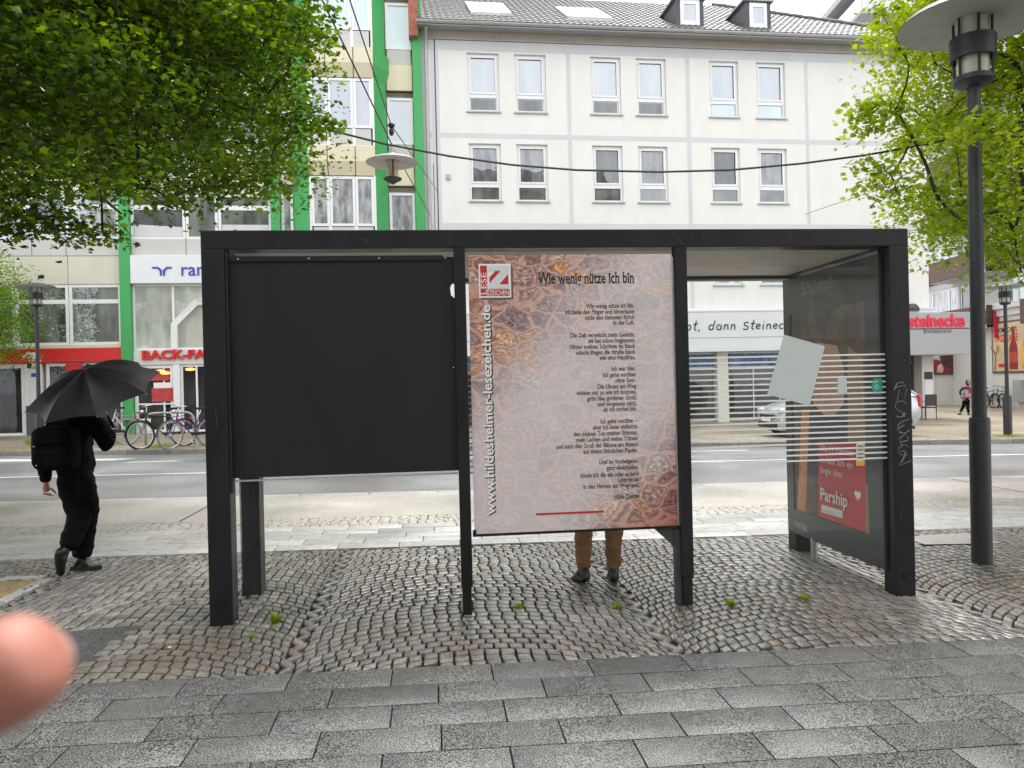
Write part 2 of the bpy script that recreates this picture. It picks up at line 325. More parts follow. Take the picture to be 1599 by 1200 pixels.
def stones(name, quads, tones, m, bev=.012, h=.03, parent=None, rough=1.0):
    """many paving stones in one sheet: each a rounded block top with its own height and tilt"""
    V = []; Fc = []; tn = []
    for q, tv in zip(quads, tones):
        q = [Vector(p) for p in q]; c = sum(q, Vector())/4; dz = random.gauss(0, .0022)*rough; tx = random.gauss(0, .022)*rough; ty = random.gauss(0, .022)*rough
        n = len(V); bot = [p+Vector((0, 0, -h)) for p in q]
        mid = [p+(c-p)*(bev*.35/max(.02, (c-p).length))+Vector((0, 0, -bev*.55+dz)) for p in q]
        top = [p+(c-p)*(bev*1.5/max(.02, (c-p).length))+Vector((0, 0, dz+tx*(p-c).x+ty*(p-c).y)) for p in q]
        V += [tuple(p) for p in bot+mid+top]
        for a in (0, 4):
            for i in range(4): Fc.append((n+a+i, n+a+(i+1) % 4, n+a+4+(i+1) % 4, n+a+4+i)); tn.append(tv)
        Fc.append((n+8, n+9, n+10, n+11)); tn.append(tv)
    me = bpy.data.meshes.new(name); me.from_pydata(V, [], Fc); me.materials.append(m); me.polygons.foreach_set('use_smooth', [True]*len(Fc)); me.set_sharp_from_angle(angle=radians(50))
    o = bpy.data.objects.new(name, me); COL.objects.link(o); attr(o, tn); return tag(o, kind='structure')
def jit(p, a): return Vector((p.x+random.uniform(-a, a), p.y+random.uniform(-a, a), p.z))
# -- foreground slabs
qs = []; ts = []; t = 4.365; r = 0
while t > -2:
    s = -9.06+(.245 if r % 2 else .0)+random.uniform(-.04, .04)
    while s < 10:
        g = .0026; qs.append([tw(s+g, t-.252+g), tw(s+.55-g, t-.252+g), tw(s+.55-g, t-g), tw(s+g, t-g)]); ts.append(min(1, max(0, random.gauss(.5, .22)))); s += .55
    t -= .252; r += 1
stones('slab_paving', qs, ts, slab_m, bev=.0035, h=.05, rough=.13)
# -- cobbles laid in segmental arcs
def inside(p, poly):
    c = False; n = len(poly)
    for i in range(n):
        (x1, y1), (x2, y2) = poly[i], poly[i-1]
        if (y1 > p[1]) != (y2 > p[1]) and p[0] < (x2-x1)*(p[1]-y1)/(y2-y1)+x1: c = not c
    return c
PIT = [(-6.2, 5.85), (-3.33, 5.95), (-3.25, 6.15), (-3.33, 6.82), (-6.2, 6.82)]
PATCH = [(-3.6, 4.62), (-2.07, 4.62), (-2.03, 5.36), (-3.6, 5.36)]
COVER = [(4.62, 6.92), (5.36, 6.86), (5.36, 7.36), (4.62, 7.3)]
qs = []; ts = []; W_ = 2.25; Rr = 1.46; th = math.asin(W_/2/Rr); pitch = .094
for ci in range(-6, 9):
    xc = .25+ci*W_; ph = random.uniform(0, pitch)
    for j in range(-14, 48):
        y0 = 4.0+j*pitch; dl = .035*(1 if j % 2 else -1); n = int(round(2*th*Rr/.092)); off = random.uniform(-.3, .3)/n*2*th
        for k in range(n):
            a0 = max(-th, min(th, -th+(k)*2*th/n+off)); a1 = max(-th, min(th, -th+(k+1)*2*th/n+off))
            if k == 0: a0 = -th+dl/Rr/cos(th)
            if k == n-1: a1 = th+dl/Rr/cos(th)
            if a1-a0 < .03: continue
            def P(a, dy): return (xc+Rr*sin(a), y0+dy+Rr*(cos(a)-cos(th)))
            c = P((a0+a1)/2, pitch/2)
            if not (4.34 < c[1] < 7.56) or inside(c, PIT) or inside(c, PATCH) or inside(c, COVER): continue
            ga = .0055/Rr; g = .0055
            q = [P(a0+ga, g), P(a1-ga, g), P(a1-ga, pitch-g), P(a0+ga, pitch-g)]
            q = [(x, min(max(y, 4.368), 7.585)) for x, y in q]
            if abs(q[3][1]-q[0][1]) < .02: continue
            qs.append([jit(tw(x, y), .0035) for x, y in q])
            v = random.gauss(.42, .2); ts.append(random.uniform(.86, 1) if random.random() < .05 else min(.8, max(0, v)))
stones('cobblestone_paving', qs, ts, sett_m, bev=.008, h=.05, rough=.6)
# -- far slab band, small setts, concrete strip
qs = []; ts = []; t = 7.6; r = 0
while t < 8.8:
    s = -13+(.3 if r % 2 else 0)+random.uniform(-.08, .08)
    while s < 18:
        if not inside((s+.3, t+.12), PIT): qs.append([tw(s+.003, t+.003), tw(s+.597, t+.003), tw(s+.597, t+.247), tw(s+.003, t+.247)]); ts.append(random.random())
        s += .6
    t += .25; r += 1
stones('pale_slab_paving', qs, ts, pale_slab_m, bev=.0035, h=.05, rough=.13)
qs = []; ts = []; t = 8.86
while t < 9.36:
    s = -13+random.random()*.1
    while s < 18:
        l = random.uniform(.09, .13); qs.append([jit(tw(a, b), .004) for a, b in ((s+.004, t+.004), (s+l-.004, t+.004), (s+l-.004, t+.096), (s+.004, t+.096))]); ts.append(random.random()); s += l
    t += .1
stones('beige_sett_strip', qs, ts, beige_sett_m, bev=.006, h=.05, rough=.4)
strip('concrete_strip', -16, 20, 9.37, 11.3, .0, beige_m)
qs = []; ts = []; s = -16
while s < 20: qs.append([tw(s+.006, 11.31), tw(s+.994, 11.31), tw(s+.994, 11.48), tw(s+.006, 11.48)]); ts.append(random.random()); s += 1.0
stones('near_kerb', qs, ts, pale_slab_m, bev=.006, h=.1, rough=.1)
jm = MB()
for s in (-8.4, -3.05, 2.4, 8.0): jm.quad(tw(s, 9.4, .003), tw(s+.018, 9.4, .003), tw(s+.018, 11.28, .003), tw(s, 11.28, .003))
attr(tag(jm.build('concrete_joints', earth_m), kind='structure'), [.4]*4)
# -- road markings
def marking(pts, z=-.001): return attr(sheet('road_marking', pts, z, line_m), [.5])
marking([T.w(-40, 14.55), T.w(44, 14.55), T.w(44, 14.68), T.w(-40, 14.68)])
a = gnd(190, 723); b = gnd(276, 720.5); marking([a, b, b+Vector((0, .16, 0)), a+Vector((.1, .16, 0))])
a = gnd(-60, 721.5); b = gnd(178, 719.5); marking([a, b, b+Vector((.3, .45, 0)), a+Vector((0, .45, 0))])
a = gnd(735, 714.5); b = gnd(1170, 703.5); marking([a, b, b+Vector((0, .14, 0)), a+Vector((0, .14, 0))])
# -- patches in the cobbles
attr(sheet('asphalt_patch', [T.w(*p) for p in ((-3.6, 4.58), (-2.02, 4.58), (-1.98, 5.41), (-3.6, 5.41))], -.006, stone_mat('old_asphalt', [(0, (.055, .054, .053)), (1, (.07, .069, .067))], .75, .25, .6, 120, .5, 140, rvar=.1)), [.4])
attr(sheet('access_slab', [T.w(*p) for p in COVER], .001, beige_m), [.6])
attr(sheet('tree_pit_soil', [T.w(*p) for p in PIT], -.012, stone_mat('ochre_soil', [(0, (.34, .25, .12)), (1, (.40, .30, .15))], .9, .2, .8, 40, .3, 60, (.27, .22, .13), 3)), [.5])
qs = []; ts = []
for (p, q) in ((PIT[0], PIT[1]), (PIT[1], PIT[3]), (PIT[3], PIT[4])):
    p = Vector(p); q = Vector(q); d = (q-p); n = max(1, round(d.length/.5)); u = d/n; pr = Vector((u.y, -u.x)).normalized()*.11
    for i in range(n):
        A = p+u*i; B = p+u*(i+1); qs.append([tw(*(A+u*.01)), tw(*(A+u*.01+pr)), tw(*(B-u*.01+pr)), tw(*(B-u*.01))][::-1]); ts.append(random.random())
stones('tree_pit_kerb', qs, ts, pale_slab_m, bev=.008, h=.05, rough=.2)
# -- far pavement
nrm = Vector((-kd.y, kd.x, 0))
def kw(s, t, z): q = KA+kd*s+nrm*t; return Vector((q.x, q.y, gz(q.x)+z))
kl = (K1-K0).length
attr(tag(MB().quad(kw(-16, .14, .1), kw(kl-16, .14, .1), kw(kl-16, 70, .1), kw(-16, 70, .1)).build('far_pavement', far_pave_m), kind='structure'), [.5])
qs = []; ts = []; s = -16
while s < kl-16: qs.append([kw(s+.005, 0, .1), kw(s+.995, 0, .1), kw(s+.995, .13, .1), kw(s+.005, .13, .1)]); ts.append(random.random()); s += 1.0
stones('far_kerb', qs, ts, kerb_m, bev=.012, h=.16, rough=.1)
qs = []; ts = []; t = .15
while t < 1.3:                                      # cobble verge behind the far kerb
    s = -4+random.random()*.1
    while s < 40: l = random.uniform(.1, .15); qs.append([kw(s+.005, t+.005, .106), kw(s+l-.005, t+.005, .106), kw(s+l-.005, t+.11, .106), kw(s+.005, t+.11, .106)]); ts.append(random.random()); s += l
    t += .118
stones('far_sett_verge', qs, ts, far_pave_m, bev=.012, h=.03)

# ================================================================ BUS SHELTER
O_ = gnd(327.5, 978); SF = Frame(O_.x, O_.y, 6.0); LEN = 5.005; TOP = 2.658; UND = 2.53
SH = empty('bus_shelter', (O_.x, O_.y, 0), 'open fronted anthracite steel bus shelter on the cobbles, seen from behind', 'bus shelter', rz=SF.a)
def zg(lx, ly=0): return gz(SF.w(lx, ly).x)
def post(x0, x1, y0, y1, z1, sleeve=None, hole=False):
    m = MB(); z0 = zg((x0+x1)/2, y0)-.02
    m.bbox(x0, x1, y0, y1, z0, z1, .006)
    if hole: m.tube([((x0+x1)/2, y0-.012, .165+z0), ((x0+x1)/2, y0+.02, .165+z0)], .018, 14)
    return m.build('post', steel, SH)
post(0, .152, 0, .15, UND, hole=True); post(4.853, LEN, 0, .15, UND, hole=True)
for x0, x1 in ((1.686, 1.748), (3.25, 3.32)):
    p = post(x0, x1, .0, .10, UND)
    m = MB(); m.bbox(x0-.008, x1+.008, -.006, .045, .195, UND-.002, .003); m.build('cover_strip', steel, p)
post(.03, .178, .74, .90, UND)
m = MB(); m.bbox(0, LEN, 0, .16, UND, TOP, .006); fr = m.build('roof_beam', steel, SH)
m = MB(); m.bbox(0, .15, .16, 1.62, UND+.002, TOP-.002, .006); m.build('roof_beam', steel, SH)
m = MB(); m.bbox(4.853, LEN, .16, 1.62, UND+.002, TOP-.002, .006); m.build('roof_beam', steel, SH)
m = MB(); m.bbox(0, LEN, 1.62, 1.76, UND-.02, TOP, .006); m.build('roof_beam', steel, SH)
m = MB(); m.box(.15, 4.853, .16, 1.62, UND+.012, UND+.05); m.build('ceiling', mat('beige_ceiling', (.46, .42, .35), .6, var=.12, scale=2), SH)
m = MB(); m.box(.15, 4.853, .16, 1.62, TOP-.05, TOP-.03); m.build('roof', zinc, SH)
# glass back wall with its white warning stripes
for x0, x1 in ((.165, 1.675), (1.76, 3.24), (3.335, 4.845)):
    m = MB(); m.box(x0, x1, .068, .078, .19, 2.50); gl = m.build('glass_panel', clear, SH)
    m = MB()
    for k in range(20):
        z = .975+k*(1.742-.975)/19; m.box(x0, x1, .0655, .0675, z-.0060, z+.0060)
    m.build('warning_stripes', white_flat, gl)
m = MB(); m.box(.10, .11, .155, .735, .19, 2.50); m.build('glass_panel', clear, SH)
m = MB(); m.box(3.20, 3.245, .02, .06, -.01, .53); m.prism([(3.055, .537), (3.245, .537), (3.245, .40), (3.20, .40)], 'y', .03, .06); m.build('bracket', mat('grey_bracket', (.05, .052, .056), .5), SH)
# graffiti scratched in silver pen on the right post
gm = MB(); gp = mat('silver_pen', (.26, .26, .26), .45, .3, var=.3, scale=60)
STR = [[(1396, 609), (1401, 599), (1409, 597), (1414, 605), (1408, 603), (1397, 606)], [(1401, 626), (1404, 609), (1412, 624), (1416, 606)],
       [(1416, 631), (1408, 626), (1399, 629), (1398, 637), (1404, 642), (1410, 645), (1411, 650), (1404, 652), (1399, 650)],
       [(1409, 644), (1413, 652)], [(1413, 644), (1409, 652)], [(1408, 648), (1415, 647)],
       [(1420, 655), (1410, 658), (1402, 664), (1402, 672), (1408, 676)], [(1402, 669), (1412, 664)], [(1404, 676), (1413, 677), (1420, 672)],
       [(1405, 690), (1409, 699), (1404, 686), (1412, 679), (1419, 683), (1416, 689), (1407, 690)],
       [(1419, 698), (1411, 694), (1403, 700), (1405, 709), (1413, 713), (1414, 705), (1408, 705)], [(1414, 706), (1405, 727), (1422, 720), (1416, 708), (1407, 723)]]
for st in STR:
    pts = [SF.at(x, y, 0) for x, y in st]; gm.tube([(a, -.0008, b) for a, b in pts], .0026, 5)
gm.build('graffiti', gp, SH)

scm = MB()
for st in ([(1047, 362), (1054, 371), (1060, 374), (1068, 383)], [(1097, 361), (1098, 369)], [(1080, 364), (1084, 371)], [(1410.5, 374), (1411.5, 381)], [(985, 372), (990, 378)], [(560, 372), (575, 377)], [(432, 381), (436, 384)], [(700, 369), (704, 383)], [(1230, 366), (1236, 377)], [(336, 640), (340, 668)], [(1399, 450), (1402, 470)], [(1405, 800), (1409, 812)]):
    scm.tube([(a, -.0006, b) for a, b in (SF.at(x, y, 0) for x, y in st)], .0014, 4)
scm.build('scratches', mat('scratched_paint', (.10, .10, .105), .6, var=.5, scale=90), SH)
# -- blank black board on the left
BB = empty('notice_board', SF.w(.94, .03, 1.0), 'large square blank black board filling the left bay of the shelter', 'notice board', rz=SF.a); of = (.94, .03, 1.0)
m = MB(); m.prism([(.172, .998), (1.679, .998), (1.679, 2.19), (1.655, 2.21), (1.650, 2.26), (1.658, 2.285), (1.679, 2.30), (1.679, 2.475), (1.55, 2.482), (.9, 2.486), (.172, 2.49)], 'y', .032, .046); m.build('panel', board_black, BB, off=of)
m = MB(); m.box(.172, 1.60, .020, .031, 2.452, 2.486); m.build('top_batten', board_black, BB, off=of)
sc = MB()
for x in (.235, .70, 1.17, 1.62): sc.ball((x, .0195, 2.468), (.0055, .003, .0055))
sc.ball((1.66, .030, 1.71), (.005, .003, .005)); sc.build('screws', chrome, BB, off=of)
m = MB(); m.box(.158, .171, -.002, .05, .9, 2.5); m.build('edge_strip', mat('black_rubber', (.005, .005, .006), .6, var=0), BB, off=of)

# -- poem board in the middle bay
PX0, PX1, PZ0, PZ1 = 1.778, 3.222, .555, 2.484
PB = empty('poster_board', SF.w(2.5, .02, PZ0), 'printed poem board with a faded stone wall picture in the middle bay', 'poster', rz=SF.a); of = (2.5, .02, PZ0)
pm = bpy.data.materials.new('stone_wall_print'); pm.use_nodes = True; n = pm.node_tree; L = n.links.new; p = n.nodes['Principled BSDF']; p.inputs['Roughness'].default_value = .45
def nd(t, **k):
    q = n.nodes.new(t)
    for a, b in k.items(): setattr(q, a, b)
    return q
def mapr(x, a, b, c, d):
    r = nd('ShaderNodeMapRange'); r.interpolation_type = 'SMOOTHSTEP'; r.inputs[1].default_value = a; r.inputs[2].default_value = b; r.inputs[3].default_value = c; r.inputs[4].default_value = d; L(x, r.inputs[0]); return r.outputs[0]
def mixc(f, a, b, blend='MIX'):
    h = nd('ShaderNodeMixRGB', blend_type=blend)
    for i, x in enumerate((f, a, b)):
        if isinstance(x, (int, float)): h.inputs[i].default_value = x
        elif isinstance(x, tuple): h.inputs[i].default_value = (*x, 1)
        else: L(x, h.inputs[i])
    return h.outputs[0]
tc = nd('ShaderNodeTexCoord'); dn = nd('ShaderNodeTexNoise'); dn.inputs['Scale'].default_value = 7; dn.inputs['Detail'].default_value = 4; L(tc.outputs['Object'], dn.inputs['Vector'])
vs = nd('ShaderNodeVectorMath', operation='SCALE'); vs.inputs[3].default_value = .12; L(dn.outputs['Color'], vs.inputs[0]); va = nd('ShaderNodeVectorMath', operation='ADD'); L(tc.outputs['Object'], va.inputs[0]); L(vs.outputs[0], va.inputs[1])
mp = nd('ShaderNodeMapping'); mp.inputs['Scale'].default_value = (5.4, 0, 8.8); L(va.outputs[0], mp.inputs[0])
ve = nd('ShaderNodeTexVoronoi', feature='DISTANCE_TO_EDGE'); ve.inputs['Scale'].default_value = 1; ve.inputs['Randomness'].default_value = .8; L(mp.outputs[0], ve.inputs['Vector'])
vc = nd('ShaderNodeTexVoronoi', feature='F1'); vc.inputs['Scale'].default_value = 1; vc.inputs['Randomness'].default_value = .8; L(mp.outputs[0], vc.inputs['Vector'])
sepc = nd('ShaderNodeSeparateColor'); L(vc.outputs['Color'], sepc.inputs[0])
ramp = nd('ShaderNodeValToRGB'); e = ramp.color_ramp.elements; e[0].position = 0; e[0].color = (.20, .11, .12, 1); e[1].position = 1; e[1].color = (.46, .27, .20, 1)
for pos, c in ((.3, (.30, .235, .235)), (.5, (.38, .27, .225)), (.66, (.44, .39, .375)), (.86, (.64, .29, .09))): q = e.new(pos); q.color = (*c, 1)
L(sepc.outputs[0], ramp.inputs[0])
gr = nd('ShaderNodeTexNoise'); gr.inputs['Scale'].default_value = 34; gr.inputs['Detail'].default_value = 9; gr.inputs['Roughness'].default_value = .72; gm2 = nd('ShaderNodeMapping'); gm2.inputs['Scale'].default_value = (1, 1, 1.9); L(va.outputs[0], gm2.inputs[0]); L(gm2.outputs[0], gr.inputs['Vector'])
stone = mixc(1, ramp.outputs[0], mapr(gr.outputs['Fac'], .34, .66, .25, 1.95), 'MULTIPLY')
stone = mixc(mapr(gr.outputs['Fac'], .56, .64, 0, .55), stone, (.75, .68, .66))
mort = mixc(mapr(gr.outputs['Fac'], .3, .7, 0, 1), (.46, .24, .19), (.68, .50, .43))
edge = mapr(ve.outputs[0], .03, .17, 0, 1); full = mixc(edge, mort, stone); full = mixc(mapr(ve.outputs[0], .03, .085, .0, 1), mixc(.0, full, full), full)
shadow = mixc(mapr(ve.outputs[0], .075, .16, 0, 1), mixc(mapr(ve.outputs[0], .035, .07, 0, 1), (1, 1, 1), (.58, .50, .49)), (1, 1, 1)); full = mixc(1, full, shadow, 'MULTIPLY')
sx = nd('ShaderNodeSeparateXYZ'); L(tc.outputs['Object'], sx.inputs[0])
def lin(ax, az, c):                              # ax*x + az*z + c, board local metres (x from -.72, z from 0)
    a = nd('ShaderNodeMath', operation='MULTIPLY'); a.inputs[1].default_value = ax; L(sx.outputs[0], a.inputs[0]); b = nd('ShaderNodeMath', operation='MULTIPLY_ADD'); b.inputs[1].default_value = az; L(sx.outputs[2], b.inputs[0]); L(a.outputs[0], b.inputs[2])
    d = nd('ShaderNodeMath', operation='ADD'); d.inputs[1].default_value = c; L(b.outputs[0], d.inputs[0]); return d.outputs[0]
tl = mapr(lin(-1.0, 1.0, -1.15), .05, 1.05, 0, 1)        # strong at upper left
br = mapr(lin(1.0, -.95, .2), -.1, .75, 0, 1)            # strong at lower right
wob = nd('ShaderNodeTexNoise'); wob.inputs['Scale'].default_value = 1.6; L(tc.outputs['Object'], wob.inputs['Vector'])
mxm = nd('ShaderNodeMath', operation='MAXIMUM'); L(tl, mxm.inputs[0]); L(br, mxm.inputs[1]); ad = nd('ShaderNodeMath', operation='MULTIPLY_ADD', use_clamp=True); ad.inputs[1].default_value = 1.15; L(mxm.outputs[0], ad.inputs[0]); L(mapr(wob.outputs['Fac'], .3, .7, .03, .16), ad.inputs[2])
col = mixc(ad.outputs[0], mixc(.36, (.76, .715, .73), mixc(.40, full, (.60, .57, .58))), full); brc = mapr(lin(1.0, -.95, .2), .3, .95, 0, .95); tlc = mapr(lin(-1.0, 1.0, -1.15), .6, 1.5, 0, .45); col = mixc(brc, col, mixc(1, col, (.78, .42, .38), 'MULTIPLY')); col = mixc(tlc, col, mixc(1, col, (1.0, .68, .50), 'MULTIPLY')); L(col, p.inputs['Base Color'])
m = MB(); m.box(PX0, PX1, .012, .03, PZ0, PZ1); m.build('print', pm, PB, off=of)
m = MB(); m.box(PX0-.012, PX1+.02, .008, .034, PZ0-.018, PZ0-.001); m.box(PX0-.012, PX0+.012, .006, .011, PZ0-.001, PZ0+.03); m.build('bottom_rail', steel, PB, off=of)
m = MB(); m.box(PX1+.001, PX1+.012, .012, .034, PZ0, PZ1-.02); m.build('side_rail', galv, PB, off=of)
def ptxt(s, px, py, size, align='RIGHT', mt=black_ink, **kw):
    x, z = SF.at(px, py, .0115); return text(s, mt, PB, (x-of[0], .0112-of[1], z-of[2]), (1, 0, 0), (0, 0, 1), size, align, **kw)
def pz_(y, x=1000): return SF.at(x, y, .0115)
ptxt('Wie wenig nütze ich bin', 990.5, 442, .1125, condense=.62, serif=True, bold=.002, name='title_lettering')
ROWS = [(480.5, 'Wie wenig nütze ich bin,'), (489.5, 'ich hebe den Finger und hinterlasse'), (498.5, 'nicht den kleinsten Strich'), (507, 'in der Luft.'),
        (525.5, 'Die Zeit verwischt mein Gesicht,'), (534.5, 'sie hat schon begonnen.'), (543.5, 'Hinter meinen Schritten im Staub'), (552.5, 'wäscht Regen die Straße blank'), (561, 'wie eine Hausfrau.'),
        (578.5, 'Ich war hier.'), (588, 'Ich gehe vorüber'), (596.5, 'ohne Spur.'), (606, 'Die Ulmen am Weg'), (615, 'winken mir zu wie ich komme,'), (624, 'grün blau goldener Gruß,'), (633, 'und vergessen mich,'), (641.5, 'eh ich vorbei bin.'),
        (660, 'Ich gehe vorüber –'), (669, 'aber ich lasse vielleicht'), (678.5, 'den kleinen Ton meiner Stimme,'), (687.5, 'mein Lachen und meine Tränen'), (697, 'und auch den Gruß der Bäume am Abend'), (706, 'auf einem Stückchen Papier.'),
        (723, 'Und im Vorbeigehn,'), (732.5, 'ganz absichtslos,'), (743, 'zünde ich die ein oder andere'), (751.5, 'Laterne an'), (760.5, 'in den Herzen am Wegrand.'), (778, 'Hilde Domin')]
for y, s in ROWS: ptxt(s, 990.5+(y-480)*.026, y, .0445, condense=.78, bold=.0006, name='poem_line', serif=True)
sh_ = ptxt('www.hildesheimer-lesezeichen.de', 775, 802, .112, 'LEFT', name='web_address_shadow', bold=.0035)
for o in (sh_,): bpy.data.objects.remove(o)
x0, z0 = SF.at(772.5, 803, .0115); ln = (SF.at(766, 477, .0115)[1]-z0)
probe = text_mesh('www.hildesheimer-lesezeichen.de', .1, bold=.002); wl = max(v.co.x for v in probe.vertices); bpy.data.meshes.remove(probe)
for dx, dz, dy, mt, nm, bo in ((.006, -.005, .0114, black_ink, 'web_address_shadow', .0045), (0, 0, .0106, white_flat, 'web_address_lettering', .002)):
    text('www.hildesheimer-lesezeichen.de', mt, PB, (x0-of[0]+dx, dy-of[1], z0-of[2]+dz), (0, 0, 1), (-1, 0, 0), .088, 'LEFT', name=nm, condense=ln/wl/.88*.1/.1*.88*1.0*(.1/.088), bold=bo)
lx0, lz1 = SF.at(747, 412.5, .0115); lx1, lz0 = SF.at(798.5, 465, .0115); LW = lx1-lx0; LH = lz1-lz0
def lq(a, b, c, d, dy, mt, nm): q = MB(); q.box(lx0+a*LW, lx0+b*LW, dy, dy+.0008, lz0+c*LH, lz0+d*LH); return q.build(nm, mt, PB, off=of)
lq(.05, 1.06, -.05, .96, .0112, mat('logo_shadow_print', (.12, .08, .08), .6, var=0), 'emblem_shadow'); lq(0, 1, 0, 1, .0100, white_flat, 'emblem')
red2 = mat('emblem_red', (.50, .025, .03), .45, var=0)
lq(.05, .26, .05, .95, .0090, red2, 'emblem_red_bar'); lq(.29, .95, .05, .25, .0090, red2, 'emblem_red_bar')
zx = lambda a: lx0+a*LW; zz = lambda b: lz0+b*LH
q = MB(); q.prism([(zx(.30), zz(.92)), (zx(.30), zz(.6)), (zx(.62), zz(.74)), (zx(.45), zz(.74))][::1], 'y', .0090, .0096); q = MB()
q.prism([(zx(.33), zz(.43)), (zx(.68), zz(.79)), (zx(.52), zz(.79)), (zx(.33), zz(.60))], 'y', .0088, .0095)
q.prism([(zx(.62), zz(.38)), (zx(.92), zz(.38)), (zx(.92), zz(.70))], 'y', .0088, .0095); q.build('emblem_red_wedge', red2, PB, off=of)
q = MB(); q.prism([(zx(.32), zz(.94)), (zx(.94), zz(.94)), (zx(.94), zz(.80)), (zx(.56), zz(.39)), (zx(.94), zz(.39)), (zx(.94), zz(.28)), (zx(.32), zz(.28)), (zx(.32), zz(.40)), (zx(.70), zz(.80)), (zx(.32), zz(.80))], 'y', .0078, .0086); q.build('emblem_letter', mat('emblem_pale', (.66, .68, .70), .5, var=0), PB, off=of)
text('ZEICHEN', white_flat, PB, (zx(.31)-of[0], .0084-of[1], zz(.075)-of[2]), (1, 0, 0), (0, 0, 1), .205*LH, condense=.70, name='emblem_word')
text('LESE', white_flat, PB, (zx(.235)-of[0], .0084-of[1], zz(.08)-of[2]), (0, 0, 1), (-1, 0, 0), .25*LW, condense=1.45, name='emblem_word')
q = MB(); a = SF.at(837, 803.5, .01); b = SF.at(943, 799.5, .01); q.box(a[0], b[0], .0095, .0112, a[1]-.006, a[1]+.007); q.build('red_rule', red2, PB, off=of)

# -- light box with an advertisement, closing the right end
AX = 4.83; AZ0 = .135; AZ1 = 2.495; AY0 = .10; AY1 = 1.66
AD = empty('advertising_case', SF.w(AX, .9, zg(AX, .9)), 'dark framed glazed advertising case with a red dating poster at the right end', 'advertising case', rz=SF.a); of = (AX, .9, zg(AX, .9))
case_m = mat('case_paint', (.035, .044, .047), .4, var=.12, scale=4)
def ay(px, py, d=0): return SF.atx(px, py, AX-d)
m = MB(); m.bbox(AX+.012, AX+.15, AY0, AY1, AZ0, AZ1, .008); m.build('housing', case_m, AD, off=of)
m = MB()
for a, b, c, d in ((AY0, AY1, AZ0, .36), (AY0, AY1, 2.16, AZ1), (AY0, AY0+.20, .36, 2.16), (AY1-.13, AY1, .36, 2.16)): m.box(AX, AX+.0115, a, b, c, d)
m.build('frame', case_m, AD, off=of)
m = MB(); m.box(AX-.006, AX-.002, AY0+.02, AY1-.02, AZ0+.02, AZ1-.02); m.build('front_glass', clear_glass('case_glass', (.97, .985, .98), .5, .006), AD, off=of)
ADW = (AY0+.20, AY1-.13, .36, 2.16)
def layer(nm, pts, mt, d): q = MB(); q.prism(pts, 'x', AX+.0112-d, AX+.0115-d*.9); return q.build(nm, mt, AD, off=of)
poster = layer('poster', [(ADW[0], ADW[2]), (ADW[1], ADW[2]), (ADW[1], ADW[3]), (ADW[0], ADW[3])], mat('poster_brown', (.14, .10, .075), .5, var=.7, scale=3), .0)
def pg(pts): return [ay(*q) for q in pts]
hair = mat('print_auburn', (.72, .29, .12), .5, var=.3, scale=12); flesh = mat('print_flesh', (.72, .43, .32), .5, var=.12, scale=5); navy = mat('print_navy', (.03, .035, .085), .5, var=.35, scale=6); adred = mat('print_red', (.60, .025, .04), .45, var=.05); tan = mat('print_tan', (.36, .22, .13), .5, var=.25, scale=6)
layer('poster_print', pg([(1250, 640), (1262, 640), (1256, 815), (1243, 812)]), hair, .001)
layer('poster_print', pg([(1263, 640), (1300, 650), (1325, 655), (1330, 700), (1325, 760), (1262, 750)]), navy, .0012)
layer('poster_print', pg([(1262, 560), (1275, 535), (1305, 540), (1316, 575), (1316, 630), (1300, 650), (1285, 648), (1268, 630)]), flesh, .0014)
layer('poster_print', pg([(1322, 540), (1345, 560), (1350, 700), (1322, 690)]), tan, .0013)
layer('poster_print', pg([(1320, 835), (1356, 852), (1360, 760), (1325, 750)]), tan, .0013)
layer('poster_print', pg([(1276, 690), (1350, 694), (1350, 832), (1276, 807)]), adred, .0020)
layer('poster_print', pg([(1281, 788), (1314, 798), (1314, 810), (1281, 800)]), white_flat, .0026)
def adtxt(s, px, py, size, mt=white_flat, **kw):
    y, z = ay(px, py, .004); return text(s, mt, AD, (-.0045+.011-.0065, y-of[1], z-of[2]), (0, -1, 0), (0, 0, 1), size, **kw)
for s, y, k in (('Alle 11 Minuten', 704, .082), ('verliebt sich ein', 722, .082), ('Single über', 738.5, .082), ('Parship', 780, .15)): adtxt(s, 1280, y, k, bold=.003 if k > .1 else 0, name='poster_lettering')
hq = []
hy, hz = ay(1337, 774, .004)
for k in range(32):
    a = 2*pi*k/32; hq.append((hy-.045*sin(a)**3*1.05, hz+.045*(13*cos(a)-5*cos(2*a)-2*cos(3*a)-cos(4*a))/16))
layer('poster_heart', hq, white_flat, .0032)
adtxt('mehr erfahren', 1284, 799, .032, mt=mat('print_grey', (.4, .4, .4), .5, var=0), name='poster_lettering')
adtxt('STRÖER', 1240, 823, .068, mt=mat('pale_grey_letters', (.55, .57, .58), .5, var=0), bold=.003, name='maker_lettering')
adtxt('Schuhstraße', 1251, 461.5, .150, mt=mat('dim_grey_letters', (.45, .47, .47), .5, var=0), condense=.80, name='stop_name_lettering')
m = MB(); m.bbox(AX+.0, AX+.15, 1.50, AY1, zg(AX, 1.5)-.02, AZ0+.01, .006); m.build('foot', steel, AD, off=of)
m = MB(); m.tube([(AX+.02, 1.21, zg(AX, 1.2)-.02), (AX+.02, 1.21, AZ0+.02)], .028, 14); m.build('foot', galv, AD, off=of)

